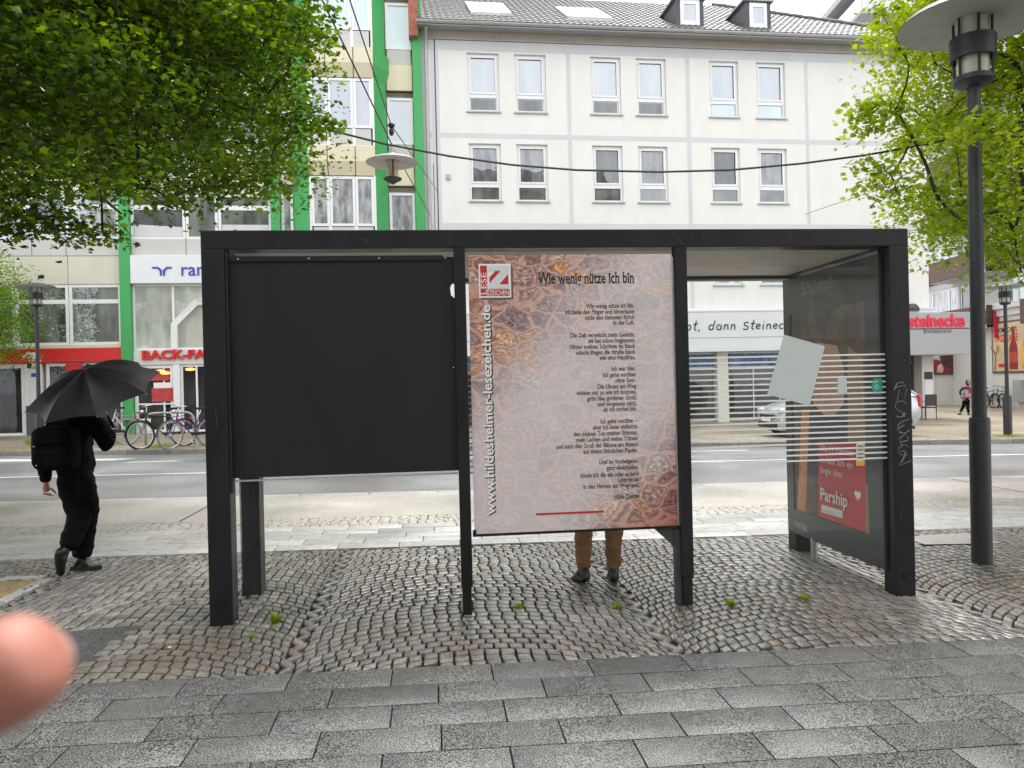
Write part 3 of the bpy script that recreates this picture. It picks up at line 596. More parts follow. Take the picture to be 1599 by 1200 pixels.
# -- paper, stickers on the right pane
def sticker(nm, pts, d, mt, label, cat, group=None, thick=.0008):
    q = [SF.at(x, y, d) for x, y in pts]; c = (sum(a for a, b in q)/len(q), sum(b for a, b in q)/len(q)); mb = MB()
    mb.prism([(a-c[0], b-c[1]) for a, b in q], 'y', -thick, 0); o = mb.build(nm, mt); o.location = SF.w(c[0], d, c[1]); o.rotation_euler = (0, 0, SF.a); return tag(o, label, cat, group), c
paper = mat('blank_paper', (.55, .60, .575), .8, var=.03, scale=4)
sticker('paper_sheet', [(1224, 523), (1288, 541), (1264, 634), (1198, 616)], .0645, paper, 'tilted blank white sheet of paper on the striped right pane', 'paper')
sticker('sticker', [(1308, 591), (1322, 591), (1323, 615), (1308, 615)], .0645, paper, 'small plain white sticker on the stripes beside the large tilted sheet', 'sticker')
st, c = sticker('sticker', [(1364, 592), (1377, 591), (1378, 612), (1364, 613), (1361, 604)], .0645, mat('teal_print', (.03, .36, .25), .5, var=.1), 'ragged teal green sticker close to the right post', 'sticker')
q = MB(); x, z = SF.at(1369.5, 604.5, .062)
q.tube([(x-c[0]+.014*cos(a*pi/8), -.0014, z-c[1]+.014*sin(a*pi/8)) for a in range(16)], .002, 5, closed=True); q.tube([SF.at(1362, 594, .062)[0:1]+(0,)]*0+[(-.024, -.0014, .03), (-.004, -.0014, .026), (.01, -.0014, .032)], .003, 5); q.build('printed_ring', white_flat, st)
st, c = sticker('sticker', [(1337, 693), (1350, 692), (1350, 727), (1337, 728)], .0645, mat('label_paper', (.62, .62, .52), .6, var=.1), 'narrow white and yellow information label low on the right pane', 'sticker')
q = MB()
for y in (697, 703, 709.5, 715): a, z = SF.at(1339, y, .0645); b, _ = SF.at(1348, y, .0645); q.box(a-c[0], b-c[0], -.0016, -.0009, z-c[1]-.004, z-c[1]+.004)
q.build('printed_lines', black_ink, st)
q = MB(); a, z1 = SF.at(1337, 720, .0645); b, z0 = SF.at(1350, 727.5, .0645); q.box(a-c[0], b-c[0], -.0016, -.0009, z0-c[1], z1-c[1]); q.build('yellow_band', mat('amber_print', (.75, .36, .02), .5, var=0), st)

# ================================================================ BUILDINGS
BF = Frame(0, 26.2, 7.6)                         # the line of facades across the street
def B(px, py, out=0): return BF.at(px, py, -out)
def wall_holes(mb, x0, x1, z0, z1, holes, depth=.16):
    """front wall at y=0 with openings and their reveals"""
    xs = sorted({x0, x1, *[v for h in holes for v in h[:2] if x0 < v < x1]}); zs = sorted({z0, z1, *[v for h in holes for v in h[2:] if z0 < v < z1]})
    for a, b in zip(xs, xs[1:]):
        run = None
        for c, d in zip(zs, zs[1:]):
            cx, cz = (a+b)/2, (c+d)/2
            if any(h[0] < cx < h[1] and h[2] < cz < h[3] for h in holes): continue
            mb.quad((a, 0, c), (b, 0, c), (b, 0, d), (a, 0, d))
    for a, b, c, d in holes:
        e = depth
        mb.quad((a, 0, c), (a, 0, d), (a, e, d), (a, e, c)); mb.quad((b, 0, c), (b, e, c), (b, e, d), (b, 0, d))
        mb.quad((a, 0, c), (a, e, c), (b, e, c), (b, 0, c)); mb.quad((a, 0, d), (b, 0, d), (b, e, d), (a, e, d))
    return mb
def window(parent, of, x0, x1, z0, z1, y=.08, vb=(), hb=(), pane=None, fr=.07, sash=0, bar=.06, fm=None, d=.06, sill=None):
    """frame with bars (fractions across / metres up), pane as its sub-part"""
    m = MB(); m.box(x0, x0+fr, y, y+d, z0, z1); m.box(x1-fr, x1, y, y+d, z0, z1); m.box(x0+fr, x1-fr, y, y+d, z0, z0+fr); m.box(x0+fr, x1-fr, y, y+d, z1-fr, z1)
    xs = [x0+fr]; zs = [z0+fr]
    for v in hb: m.box(x0+fr, x1-fr, y+.004, y+d-.002, v-bar/2, v+bar/2)
    segs = [z0+fr]+[q for v in hb for q in (v-bar/2, v+bar/2)]+[z1-fr]
    for v in vb:
        for a, b in zip(segs[::2], segs[1::2]): m.box(v-bar/2, v+bar/2, y+.006, y+d-.004, a, b)
    if sash:                                           # opening sash in the top field
        a, b, c, e_ = x0+fr, x1-fr, segs[-2], segs[-1]; s = sash
        m.box(a, a+s, y-.018, y, c, e_); m.box(b-s, b, y-.018, y, c, e_); m.box(a+s, b-s, y-.018, y, c, c+s); m.box(a+s, b-s, y-.018, y, e_-s, e_)
    w_ = m.build('window', fm or white_pvc, parent, off=of)
    q = MB(); q.quad((x0+fr*.8, y+d*.6, z0+fr*.8), (x1-fr*.8, y+d*.6, z0+fr*.8), (x1-fr*.8, y+d*.6, z1-fr*.8), (x0+fr*.8, y+d*.6, z1-fr*.8))
    q.build('pane', pane or pane_sky, w_, off=of)
    if sill is not None: q = MB(); q.box(x0-.05, x1+.05, -.06, y, z0-.045, z0-.003); q.build('sill', sill, w_, off=of)
    return w_

# ---------------------------------------------------------------- white rendered building (right of centre)
bx0 = B(664, 300)[0]; bx1 = B(1446, 250)[0]; ZE = B(800, 38, .55)[1]; ZS = B(900, 70)[1]; BG = gz(6)+.08
BW = empty('rendered_building', BF.w(6.3, 0, BG), 'four storey cream white rendered building with paired windows, grey painted stripes and tiled roof', 'building', rz=BF.a); of = (6.3, 0, BG)
UP = [(728.5, 778.5, 83, 176), (803, 852, 86, 177), (922, 969, 90, 181.5), (993.6, 1040.5, 92, 183), (1107.5, 1153.4, 95, 184.6), (1181, 1226, 97.5, 185)]
LO = [(731.7, 781.7, 225.5, 314.5), (806, 854.6, 227, 314.5), (924, 971.7, 229, 316.7), (995, 1041.4, 231, 316.7), (1109, 1154, 232, 316.7), (1182.5, 1227.8, 232.8, 316.7)]
holes = []
for k, (a, b, c, d) in enumerate(UP+LO):
    x0, z1 = B((a if k < 6 else a), c); x1, z0 = B(b, d); holes.append((x0, B(b, c)[0], z0, (z1+B(b, c)[1])/2))
for i in range(6):                                   # square the two rows and add the first floor below
    u = holes[i]; l = holes[6+i]; x0 = (u[0]+l[0])/2; x1 = (u[1]+l[1])/2
    holes[i] = (x0, x1, 10.80, 12.79); holes[6+i] = (x0, x1, 7.76, 9.72); holes.append((x0, x1, 4.86, 6.6))
SHOP = (bx0+.15, bx1-.35, .35, 2.36)
m = MB(); wall_holes(m, bx0, bx1, BG-.2, ZS, holes+[(SHOP[0], SHOP[1], BG-.1, 2.50)], .16)
m.quad((bx1, 0, BG-.2), (bx1, 11, BG-.2), (bx1, 11, ZS), (bx1, 0, ZS)); m.quad((bx0, 0, BG-.2), (bx0, 0, ZS), (bx0, 11, ZS), (bx0, 11, BG-.2)); m.quad((bx0, 11, BG-.2), (bx0, 11, ZS), (bx1, 11, ZS), (bx1, 11, BG-.2))
m.build('wall', plaster, BW, off=of)
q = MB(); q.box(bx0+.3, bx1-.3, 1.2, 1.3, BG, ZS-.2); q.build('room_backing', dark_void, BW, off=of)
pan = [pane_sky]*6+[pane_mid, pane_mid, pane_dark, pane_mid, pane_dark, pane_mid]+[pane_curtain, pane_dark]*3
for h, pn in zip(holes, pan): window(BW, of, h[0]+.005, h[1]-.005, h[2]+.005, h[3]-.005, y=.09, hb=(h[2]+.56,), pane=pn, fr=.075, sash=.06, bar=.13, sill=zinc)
for k, h in enumerate(holes[:12]):                   # curtains and oddments behind some of the lower lights
    q = MB(); wv = (h[1]-h[0])
    q.quad((h[0]+.12, .1245, h[2]+.1), (h[1]-.12, .1245, h[2]+.1), (h[1]-.12, .1245, h[2]+.47), (h[0]+.12, .1245, h[2]+.47))
    q.build('lower_pane', pane_dark if k < 4 else (pane_blind if k < 6 else pane_shop), BW, off=of)
bands = MB(); e = .004
bz = [(B(900, 219)[1], B(900, 211.5)[1]), (B(900, 359)[1], B(900, 349.5)[1]), (ZS-.34, ZS-.02)]
vx = [(B(886, 190)[0], B(892.5, 190)[0]), (B(1072, 190)[0], B(1078.5, 190)[0]), (B(1257.5, 190)[0], B(1262.5, 190)[0])]
for a, b in bz: bands.box(bx0+.02, bx1-.01, -e, .01, a, b)
zz_ = [(4.05, bz[1][0]), (bz[1][1], bz[0][0]), (bz[0][1], bz[2][0])]
for a, b in vx+[(bx0+.28, bx0+.55)]:
    for c, d in zz_: bands.box(a, b, -e, .01, c+.001, d-.001)
bands.build('painted_stripes', plaster_band, BW, off=of)
m = MB(); m.box(bx0-.1, bx1+.45, -.50, .3, ZS+.30, ZS+.31); m.box(bx0-.1, bx1+.1, -.06, .02, ZS+.01, ZS+.04); m.build('ledge', zinc, BW, off=of)
m = MB(); m.box(bx0-.1, bx1+.2, -.02, .2, ZS+.041, ZS+.299); m.build('frieze', soffit, BW, off=of)
m = MB(); m.bbox(bx0-.14, bx1+.5, -.56, -.505, ZS+.27, ZE-.09, .006); m.bbox(bx1+.44, bx1+.5, -.50, 10, ZS+.27, ZE-.09, .006); m.build('fascia', white_paint, BW, off=of)
m = MB(); prof = [(-.56-.075+.075*cos(pi+a*pi/8), ZE-.02+.075*sin(pi+a*pi/8)) for a in range(9)]
for (y0, z0), (y1, z1) in zip(prof, prof[1:]): m.quad((bx0-.2, y0, z0), (bx1+.6, y0, z0), (bx1+.6, y1, z1), (bx0-.2, y1, z1)); m.quad((bx0-.2, y1+.006*0, z1+.004), (bx1+.6, y1, z1+.004), (bx1+.6, y0, z0+.004), (bx0-.2, y0, z0+.004))
for i in range(10): x = bx0+.3+i*2.0; m.box(x, x+.02, -.716, -.70, ZE-.05, ZE+.005)
m.build('gutter', zinc, BW, off=of)
m = MB(); x = bx0+.14; m.tube([(x, -.45, ZS+.25), (x, -.12, ZS+.0), (x, -.075, ZS-.2), (x, -.075, .4)], .05, 10)
for z in (12, 9.5, 7.2, 4.2): m.tube([(x, -.075, z), (x, -.075, z+.05)], .058, 10)
m.build('downpipe', zinc, BW, off=of)
m = MB(); m.tube([(bx0+.42, -.012, ZS), (bx0+.42, -.012, 4)], .016, 6); m.tube([(bx0+.30, -.01, 9), (bx0+.30, -.01, 4)], .008, 5); m.build('cable_run', mat('black_cable', (.02, .02, .02), .5), BW, off=of)
# roof: hipped, pantiles laid row over row
SL = .64; yE = -.62; zR = ZE+.01; depth_ = 6.2
tile = mat('dark_roof_tile', (.085, .08, .08), .42, var=.45, scale=9, bump=.2, bscale=60)
m = MB(); rows = 19; rp = depth_/rows; xs0 = bx0-.1; xs1 = bx1+.55; n_ = int((xs1-xs0)/.0575)
for r in range(rows):
    y0 = yE+r*rp; y1 = y0+rp+.03; sh = .12 if r % 2 else 0
    lim = xs1-(y0-yE)*1.0
    pts = []
    for i in range(n_+1):
        x = xs0+i*(xs1-xs0)/n_
        if x > lim+.05: break
        w_ = .028*abs(sin((x-xs0)*pi/.23))
        pts.append((x, w_))
    V = [(x, y0, zR+(y0-yE)*SL+.045+w_) for x, w_ in pts]+[(x, y0, zR+(y0-yE)*SL+.0+w_*.2) for x, w_ in pts]+[(x, y1, zR+(y1-yE)*SL+.01+w_) for x, w_ in pts]
    k = len(pts); m.add(V, [(i, i+1, 2*k+i+1, 2*k+i) for i in range(k-1)]+[(k+i, k+i+1, i+1, i) for i in range(k-1)])
rf = m.build('roof', tile, BW, off=of)
q = MB(); q.quad((xs1, yE, zR-.02), (xs1, yE+2*depth_, zR-.02), (xs1-depth_, yE+depth_, zR+depth_*SL-.02)); q.quad((xs0, yE, zR-.03), (xs1, yE, zR-.03), (xs1-depth_, yE+depth_, zR+depth_*SL-.03), (xs0, yE+depth_, zR+depth_*SL-.03))
q.quad((xs0, yE+depth_, zR+depth_*SL-.03), (xs1-depth_, yE+depth_, zR+depth_*SL-.03), (xs1, yE+2*depth_, zR-.02), (xs0, yE+2*depth_, zR-.02)); q.build('roof_deck', tile, rf, off=of)
q = MB()
for i in range(17): a = i/17; b = (i+1.15)/17; P = lambda t, dz: (xs1-depth_*t, yE+depth_*t, zR+depth_*SL*t+dz); q.tube([P(a, .07), P(b, .045)], .10, 8)
q.build('hip_tiles', tile, rf, off=of)
slate = mat('slate', (.06, .06, .075), .45, var=.35, scale=7, bump=.4, bscale=14)
for pa, pb in ((1062, 1092), (1170, 1197)):
    yd = .15; x0 = B(pa, 22, -yd)[0]; x1 = B(pb, 22, -yd)[0]; zb = zR+(yd-yE)*SL-.02; zt = zb+.98
    m = MB(); m.box(x0-.16, x1+.16, yd, yd+1.7, zb-.3, zt); dm = m.build('dormer', slate, rf, off=of)
    m = MB(); m.bbox(x0-.26, x1+.26, yd-.10, yd+1.75, zt+.002, zt+.07, .01); m.build('dormer_roof', zinc, dm, off=of)
    m = MB()
    for a, b, c, d in ((x0, x0+.13, zb+.03, zt-.05), (x1-.13, x1, zb+.03, zt-.05), (x0+.13, x1-.13, zb+.03, zb+.2), (x0+.13, x1-.13, zt-.2, zt-.05)): m.box(a, b, yd-.03, yd+.02, c, d)
    m.build('dormer_window', white_pvc, dm, off=of)
    m = MB(); m.quad((x0+.1, yd-.008, zb+.1), (x1-.1, yd-.008, zb+.1), (x1-.1, yd-.008, zt-.1), (x0+.1, yd-.008, zt-.1)); m.build('dormer_pane', pane_sky, dm, off=of)
def roof_pt(px, py):                                   # pixel onto the front roof plane
    dx, dz = ray(px, py); t0, t1 = 20, 60
    def f(t):
        lx, ly = BF.loc((dx*t, t)); return (HC+dz*t)-(zR+.07+(ly-yE)*SL)
    for _ in range(60):
        tm = (t0+t1)/2
        if f(tm) > 0: t0 = tm
        else: t1 = tm
    lx, ly = BF.loc((dx*t0, t0)); return lx, ly
for k, ((a, b), (c, d)) in enumerate((((735, 22), (785, 9)), ((886, 29), (932, 17)))):
    x0, y0 = roof_pt(a, b); x1, y1 = roof_pt(c, d); Z = lambda y: zR+(y-yE)*SL
    m = MB(); m.add([(x0, y0, Z(y0)+.16), (x1, y0, Z(y0)+.16), (x1, y1, Z(y1)+.16), (x0, y1, Z(y1)+.16), (x0, y0, Z(y0)), (x1, y0, Z(y0)), (x1, y1, Z(y1)), (x0, y1, Z(y1))], [(0, 1, 2, 3), (4, 5, 1, 0), (5, 6, 2, 1), (6, 7, 3, 2), (7, 4, 0, 3)])
    sk = m.build('skylight', zinc, rf, off=of); m = MB(); i_ = .08
    m.quad((x0+i_, y0+i_, Z(y0+i_)+.17), (x1-i_, y0+i_, Z(y0+i_)+.17), (x1-i_, y1-i_, Z(y1-i_)+.17), (x0+i_, y1-i_, Z(y1-i_)+.17)); m.build('skylight_pane', glass_pane('skylight_glass', (.3, .32, .35), .75, .05), sk, off=of)
m = MB(); m.box(bx0-.42, bx0-.12, -.35, 9, ZE-.4, ZE+6); m.build('party_wall', mat('red_brick', (.36, .13, .085), .85, var=.25, scale=8, bump=.4, bscale=25), BW, off=of)
m = MB(); m.box(bx0-.118, bx0+.10, -.36, 6, ZE+.05, ZE+.12); m.build('verge', white_paint, BW, off=of)
# shop front
zf0, zf1 = B(1150, 546)[1], B(1150, 488)[1]
m = MB(); m.box(bx0+.05, bx1+.05, -.30, -.003, 2.66, zf1); m.box(bx0+.05, bx1+.05, -.33, -.005, 2.50, 2.657); m.box(bx0+.05, bx1+.05, -.32, -.004, zf1+.003, zf1+.05); fas = m.build('fascia_board', mat('pale_fascia', (.66, .68, .70), .5, var=.05, scale=.7), BW, off=of)
m = MB(); zl = B(1150, 516)[1]; m.box(bx0+.06, bx1+.04, -.3035, -.3005, zf0-.0, zf0+.02); m.box(bx0+.06, bx1+.04, -.3035, -.3005, 2.975, 2.99); m.build('fascia_line', mat('grey_line', (.12, .12, .13), .6, var=0), BW, off=of)
cols = [B(1128.5, 600)[0]]; cx = cols[0]; colx = [cx-7.2, cx-3.6, cx, cx+3.4, cx+6.4]
m = MB()
for x in colx: m.bbox(x-.2, x+.2, -.05, .35, BG-.1, 2.495, .01)
m.build('column', mat('off_white_column', (.62, .60, .55), .7, var=.06), BW, off=of)
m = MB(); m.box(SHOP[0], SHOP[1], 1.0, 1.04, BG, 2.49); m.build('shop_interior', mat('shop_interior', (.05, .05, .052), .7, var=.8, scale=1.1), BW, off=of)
edges = [SHOP[0]]+colx+[SHOP[1]]
for a, b in zip(edges, edges[1:]):
    a2, b2 = a+.21, b-.21
    if b2-a2 < .6: continue
    k = max(1, round((b2-a2)/1.1)); window(BW, of, a2, b2, BG+.02, 2.49, y=.12, vb=[a2+(b2-a2)*i/k for i in range(1, k)], hb=(1.95,), pane=pane_deep, fr=.06, bar=.05, fm=galv)
    q = MB(); q.box(a2+.1, b2-.1, .105, .115, 1.98, 2.42); q.build('window_poster', mat('blue_window_poster', (.07, .16, .34), .5, var=.9, scale=3.2), BW, off=of)
# hand lettered slogan on the fascia, drawn as pen strokes
def arc(cx, cy, rx, ry, a0, a1, n=9): return [(cx+rx*cos(radians(a0+(a1-a0)*i/n)), cy+ry*sin(radians(a0+(a1-a0)*i/n))) for i in range(n+1)]
GL = {'I': (.3, [[(.1, 0), (.1, 1)]]), 'h': (.62, [[(.08, 0), (.08, 1)], [(.08, .35)]+arc(.28, .36, .2, .22, 160, 0)+[(.48, 0)]]), 'r': (.5, [[(.08, .58), (.1, 0)], [(.1, .36)]+arc(.3, .38, .18, .2, 150, 40)]),
      'B': (.75, [[(.08, 0), (.1, 1)], [(.1, 1)]+arc(.3, .77, .26, .23, 80, -80)+arc(.3, .27, .34, .27, 80, -90)+[(.08, 0)]]), 'o': (.62, [arc(.28, .28, .24, .28, 100, 460, 16)]),
      't': (.5, [[(.3, 1), (.2, .15), (.28, .0), (.42, .06)], [(.02, .6), (.5, .66)]]), ',': (.4, [[(.14, .06), (.06, -.2)]]), 'd': (.75, [arc(.28, .27, .24, .27, 60, 340, 12), [(.62, 1), (.5, .3), (.54, 0)]]),
      'a': (.68, [arc(.27, .27, .24, .27, 60, 380, 13), [(.54, .52), (.5, .1), (.6, 0)]]), 'n': (.66, [[(.1, .55), (.08, 0)], [(.1, .32)]+arc(.3, .34, .19, .2, 160, 10)+[(.48, .1), (.56, 0)]]),
      'S': (.72, [arc(.36, .58, .26, .2, 40, 250, 9)+arc(.34, .18, .27, .2, 90, -160, 10)]), 's': (.6, [arc(.3, .44, .2, .14, 40, 250, 9)+arc(.28, .15, .2, .15, 90, -160, 10)]), 'e': (.58, [[(.06, .28), (.48, .34)]+arc(.28, .3, .22, .26, 20, 320, 13)]),
      'i': (.36, [[(.14, .55), (.12, .05), (.2, 0)], [(.2, .8), (.21, .86)]]), 'c': (.55, [arc(.29, .28, .24, .27, 50, 320, 12)]), 'k': (.6, [[(.1, 0), (.12, 1)], [(.5, .55), (.12, .25), (.52, 0)]]), ' ': (.5, [])}
slog = 'Ihr Brot, dann Steinecke'
xl0, zl0 = B(1106, 515.5, .30); xr0, _ = B(1216, 511, .30)
adv = lambda s: sum(GL[c][0] for c in s)+.12*len(s)
sc_ = (xr0-xl0)/adv('dann Steine'); x = xl0-adv('Ihr Brot, ')*sc_; m = MB()
hgt = B(1118, 501, .3)[1]-B(1118, 515.5, .3)[1]
for c in slog:
    for st in GL[c][1]: m.tube([(x+(px+.16*py)*sc_, -.306, zl0+py*hgt) for px, py in st], .02, 5)
    x += (GL[c][0]+.12)*sc_
m.build('slogan_lettering', black_ink, BW, off=of)
# small things on the wall
m = MB(); 
for p in ((884, 462), (700, 277)): x, z = B(*p); m.bbox(x-.07, x+.07, -.05, .001, z-.09, z+.09, .008)
m.build('junction_box', zinc, BW, off=of)
m = MB(); x, z = B(1421, 483, .1); m.lathe([(0, .2), (.14, .16), (.24, .02), (.24, -.08), (0, -.08)], 18, (x, -.22, z)); m.build('wall_lamp', mat('dark_dome', (.05, .055, .05), .3), BW, off=of)

# ---------------------------------------------------------------- baker's sign box beyond the corner
sx0, _ = B(1400, 520, 1.0); sx1, _ = B(1519, 520, 1.0); _, sz1 = B(1470, 488, 1.0); _, sz0 = B(1470, 554, 1.0); _, szl = B(1470, 513.5, 1.0)
SB = empty('shop_sign', BF.w((sx0+sx1)/2, -1.0, sz0), 'grey white box sign with red lettering of a bakery over the pavement corner', 'sign', rz=BF.a); of = ((sx0+sx1)/2, -1.0, sz0)
m = MB(); m.bbox(sx0, sx1, -1.0, .9, sz0, sz1, .02); m.build('sign_box', mat('sign_grey', (.35, .355, .37), .45, var=.04), SB, off=of)
m = MB(); m.box(sx0, sx1, -1.004, -1.001, szl-.02, szl+.02); m.build('sign_line', mat('sign_dark_red', (.16, .03, .04), .5, var=0), SB, off=of)
def fit(s, x0, x1, h, **kw):
    me = text_mesh(s, 1, **{k: v for k, v in kw.items() if k in ('bold', 'spacing', 'shear')}); a = min(q.co.x for q in me.vertices); b = max(q.co.x for q in me.vertices); t = max(q.co.y for q in me.vertices); bpy.data.meshes.remove(me)
    size = h/t; return size, (x1-x0)/((b-a)*size), a*size
a, z = B(1419.5, 511.5, 1.0); b, _ = B(1506, 511.5, 1.0); hh = B(1460, 492, 1.0)[1]-B(1460, 511.5, 1.0)[1]; sz, cd, ofx = fit('steinecke', a, b, hh, bold=.03)
text('steinecke', mat('sign_bright_red', (.70, .015, .05), .4, var=0), SB, (a-of[0]-ofx*cd, -.005, z-of[2]+.02), (1, 0, 0), (0, 0, 1), sz, condense=cd, bold=.03*sz, ext=.03)
a, z = B(1442, 521, 1.0); b, _ = B(1485, 521, 1.0); sz, cd, ofx = fit('Brotmeisterei', a, b, .17, spacing=1.25)
text('Brotmeisterei', black_ink, SB, (a-of[0], -.006, z-of[2]), (1, 0, 0), (0, 0, 1), sz, condense=cd, spacing=1.25, ext=.002)
m = MB(); m.bbox(sx0+.2, sx0+.55, -.75, -.4, gz(14)+.08-sz0+sz0, sz0-.003, .01); m.build('sign_post', white_paint, SB, off=of)
m = MB(); a, _ = B(1436, 600, .2); b, _ = B(1454, 600, .2); m.bbox(a, b, -.35, .1, gz(14), sz0-.003, .01); pl = m.build('corner_pillar', mat('pillar_white', (.60, .58, .55), .75, var=.06), SB, off=of)
m = MB(); m.box(a+.08, b-.05, -.365, -.352, 1.35, 1.62); m.build('menu_board', mat('menu_black', (.02, .02, .025), .5), pl, off=of)
m = MB(); m.box(a+.10, b-.06, -.365, -.352, .75, 1.30); m.build('menu_sheet', mat('menu_white', (.68, .68, .68), .5, var=.06), pl, off=of)

# ---------------------------------------------------------------- green striped building (left)
AGz = gz(-10)+.1; ax0 = -24.0; ax1 = bx0-.02
BA = empty('green_striped_building', BF.w(-9.5, 0, AGz), 'tall cream panelled building with green pilasters, bay windows and shops at street level', 'building', rz=BF.a); of = (-9.5, 0, AGz)
H3 = 3.18
m = MB(); m.box(ax0, ax1, .22, 10, AGz-.3, 19); m.build('core_wall', pale_cream, BA, off=of)
def pil(x0, x1, z0=AGz-.2, z1=19, y=-.12): q = MB(); q.bbox(x0, x1, y, .23, z0, z1, .012); q.build('pilaster', green, BA, off=of)
pL0, pL1 = B(186, 420, .1)[0], B(202.5, 420, .1)[0]; pM0, pM1 = B(422.5, 330, .1)[0], B(437, 330, .1)[0]; pR0, pR1 = B(649.5, 330, .1)[0], B(664, 340, .1)[0]
pil(pL0, pL1); pil(pM0, pM1); pil(pR0, pR1); pil(-20.9, -20.45); pil(ax0, ax0+.4)
m = MB(); m.box(pR1+.004, bx0+.08, -.03, .2, AGz, 13.3); m.build('joint_strip', mat('joint_grey', (.5, .5, .51), .8, var=.06), BA, off=of)
rndw = random.Random(3)
def storey(x0, x1, z, units, full=True):
    """a band of windows with grey spandrels under it and cream panels below, z = sill level"""
    wd = (x1-x0)/sum(units); x = x0
    for u in units:
        a, b = x+.01, x+u*wd-.01; x += u*wd; pn = rndw.choice([pane_dark, pane_dark, pane_shop, pane_curtain])
        if u < 1: window(BA, of, a, b, z, z+1.46, y=.06, pane=pn, fr=.085)
        else: window(BA, of, a, b, z, z+1.46, y=.06, hb=(z+1.02,), pane=pn, fr=.085, bar=.15)
        if rndw.random() < .55: q = MB(); q.quad((a+.1, .092, z+.1), (b-.1, .092, z+.1), (b-.1, .092, z+.1+rndw.choice([.3, .38])), (a+.1, .092, z+.1+.38)); q.build('roller_blind', mat('white_blind', (.60, .60, .60), .8, var=.03), BA, off=of)
        q = MB(); q.bbox(a, b, .05, .21, z-.53, z-.004, .01); q.build('spandrel_panel', grey_panel, BA, off=of)
def cream_band(x0, x1, z0, z1, n, mt):
    w_ = (x1-x0)/n
    for i in range(n): q = MB(); q.bbox(x0+i*w_+.008, x0+(i+1)*w_-.008, .03, .21, z0, z1, .01); q.build('cream_panel', mt, BA, off=of)
for k in range(4):
    z = 6.47+k*H3
    for x0, x1 in ((ax0+.4, -20.9), (-20.45, pL0), (pL1, pM0)):
        storey(x0, x1, z, [.62, 1, .62, 1, .62, 1] if x1-x0 > 5 else [1, .6, 1]) if x1-x0 > 3.6 or True else None
        if k: cream_band(x0, x1, z-1.70, z-.545, 4 if x1-x0 > 5 else 3, cream)
cream_band(-20.45, pL0, 5.03, 5.92, 5, pale_cream); cream_band(ax0+.4, -20.9, 5.03, 5.92, 3, pale_cream)
# first-floor glazing left of the pilaster, red band and entrance below
n3 = 5; xw = (pL0+20.45)/n3
for i in range(n3):
    a = -20.45+i*xw; window(BA, of, a+.01, a+xw-.01, 3.10, 5.02, y=.05, hb=(4.48,), pane=pane_shop, fr=.09, bar=.13, fm=white_pvc)
m = MB(); m.bbox(-20.45, pL0-.005, .0, .2, 3.0, 3.09, .01); m.build('sill_band', cream, BA, off=of)
RS = empty('shop_sign', BF.w(-16.3, -.06, 2.55), 'long plain red fascia band with a small white emblem above the entrance', 'sign', rz=BF.a); rof = (-16.3, -.06, 2.55)
m = MB(); m.bbox(-20.4, pL0-.01, -.06, .19, 2.55, 2.99, .012); m.build('fascia_band', red, RS, off=rof)
m = MB()
x, z = B(36, 559, .07); x1, z1 = B(43, 552, .07); x2, z2 = B(52, 553, .07); m.tube([(x, -.068, z), (x1, -.068, z1), (x2, -.068, z2-.02)], .035, 6); m.ball((x2, -.068, z2-.06), (.10, .012, .11))
for i in range(4):
    for j in range(2): m.box(x1+i*.1+j*.03, x1+i*.1+.06+j*.03, -.066, -.061, z-.02-j*.1, z+.03-j*.1)
m.build('emblem', white_flat, RS, off=rof)
G0 = AGz
def frame_door(x0, x1, z1, vb, pn, nm='shop_window'): o = window(BA, of, x0, x1, G0+.02, z1, y=.03, vb=vb, pane=pn, fr=.12, bar=.08); return o
x0 = B(-60, 620)[0]; xd1 = B(40, 620)[0]; window(BA, of, x0, xd1, G0+.02, 2.53, y=.03, vb=[x0+(xd1-x0)*.45], pane=pane_deep, fr=.13, bar=.1)
xp0, xp1 = xd1+.02, B(66, 620)[0]; m = MB(); m.bbox(xp0, xp1, -.04, .2, G0+1.0, 2.53, .01); m.build('door_pillar', white_pvc, BA, off=of)
m = MB(); m.bbox(xp0, xp1+.1, -.05, .2, G0, G0+.99, .01); m.build('plinth', mat('plinth_grey', (.08, .085, .09), .5), BA, off=of)
a, z1 = B(42, 567, .05); b, z0 = B(59, 575.5, .05); m = MB(); m.box(a, b, -.052, -.042, z0, z1); m.build('number_plate', mat('plate_dark', (.03, .03, .035), .5), BA, off=of)
text('38', white_flat, BA, (a+.12-of[0], -.054-of[1], z0+.03-of[2]), (1, 0, 0), (0, 0, 1), .20, bold=.008, name='house_number')
a, z1 = B(43, 577, .05); b, z0 = B(59, 632, .05); m = MB(); m.box(a, b, -.050, -.041, z0, z0+(z1-z0)*.7); m.box(a, b, -.050, -.041, z0+(z1-z0)*.72, z1); m.build('name_plates', mat('plate_white', (.68, .69, .70), .4, var=.05), BA, off=of)
a, z1 = B(48.5, 583, .05); b, z0 = B(56, 589, .05); m = MB(); m.box(a, b, -.053, -.0505, z0, z1); m.build('plate_emblem', blue, BA, off=of)
window(BA, of, xp1+.12, pL0-.01, G0+.02, 2.53, y=.03, vb=[xp1+.12+(pL0-xp1-.12)*f for f in (.5,)], pane=pane_deep, fr=.09, bar=.07)
m = MB(); 
for px, py, w2, h2 in ((115, 577, .5, .35), (150, 590, .3, .3)): x, z = B(px, py, 0); m.box(x-w2/2, x+w2/2, .02, .028, z-h2/2, z+h2/2)
m.build('red_notice', red, BA, off=of)
window(BA, of, -20.4, x0-.05, G0+.02, 2.53, y=.03, vb=[-19.4, -18.6], pane=pane_deep, fr=.1, bar=.08)
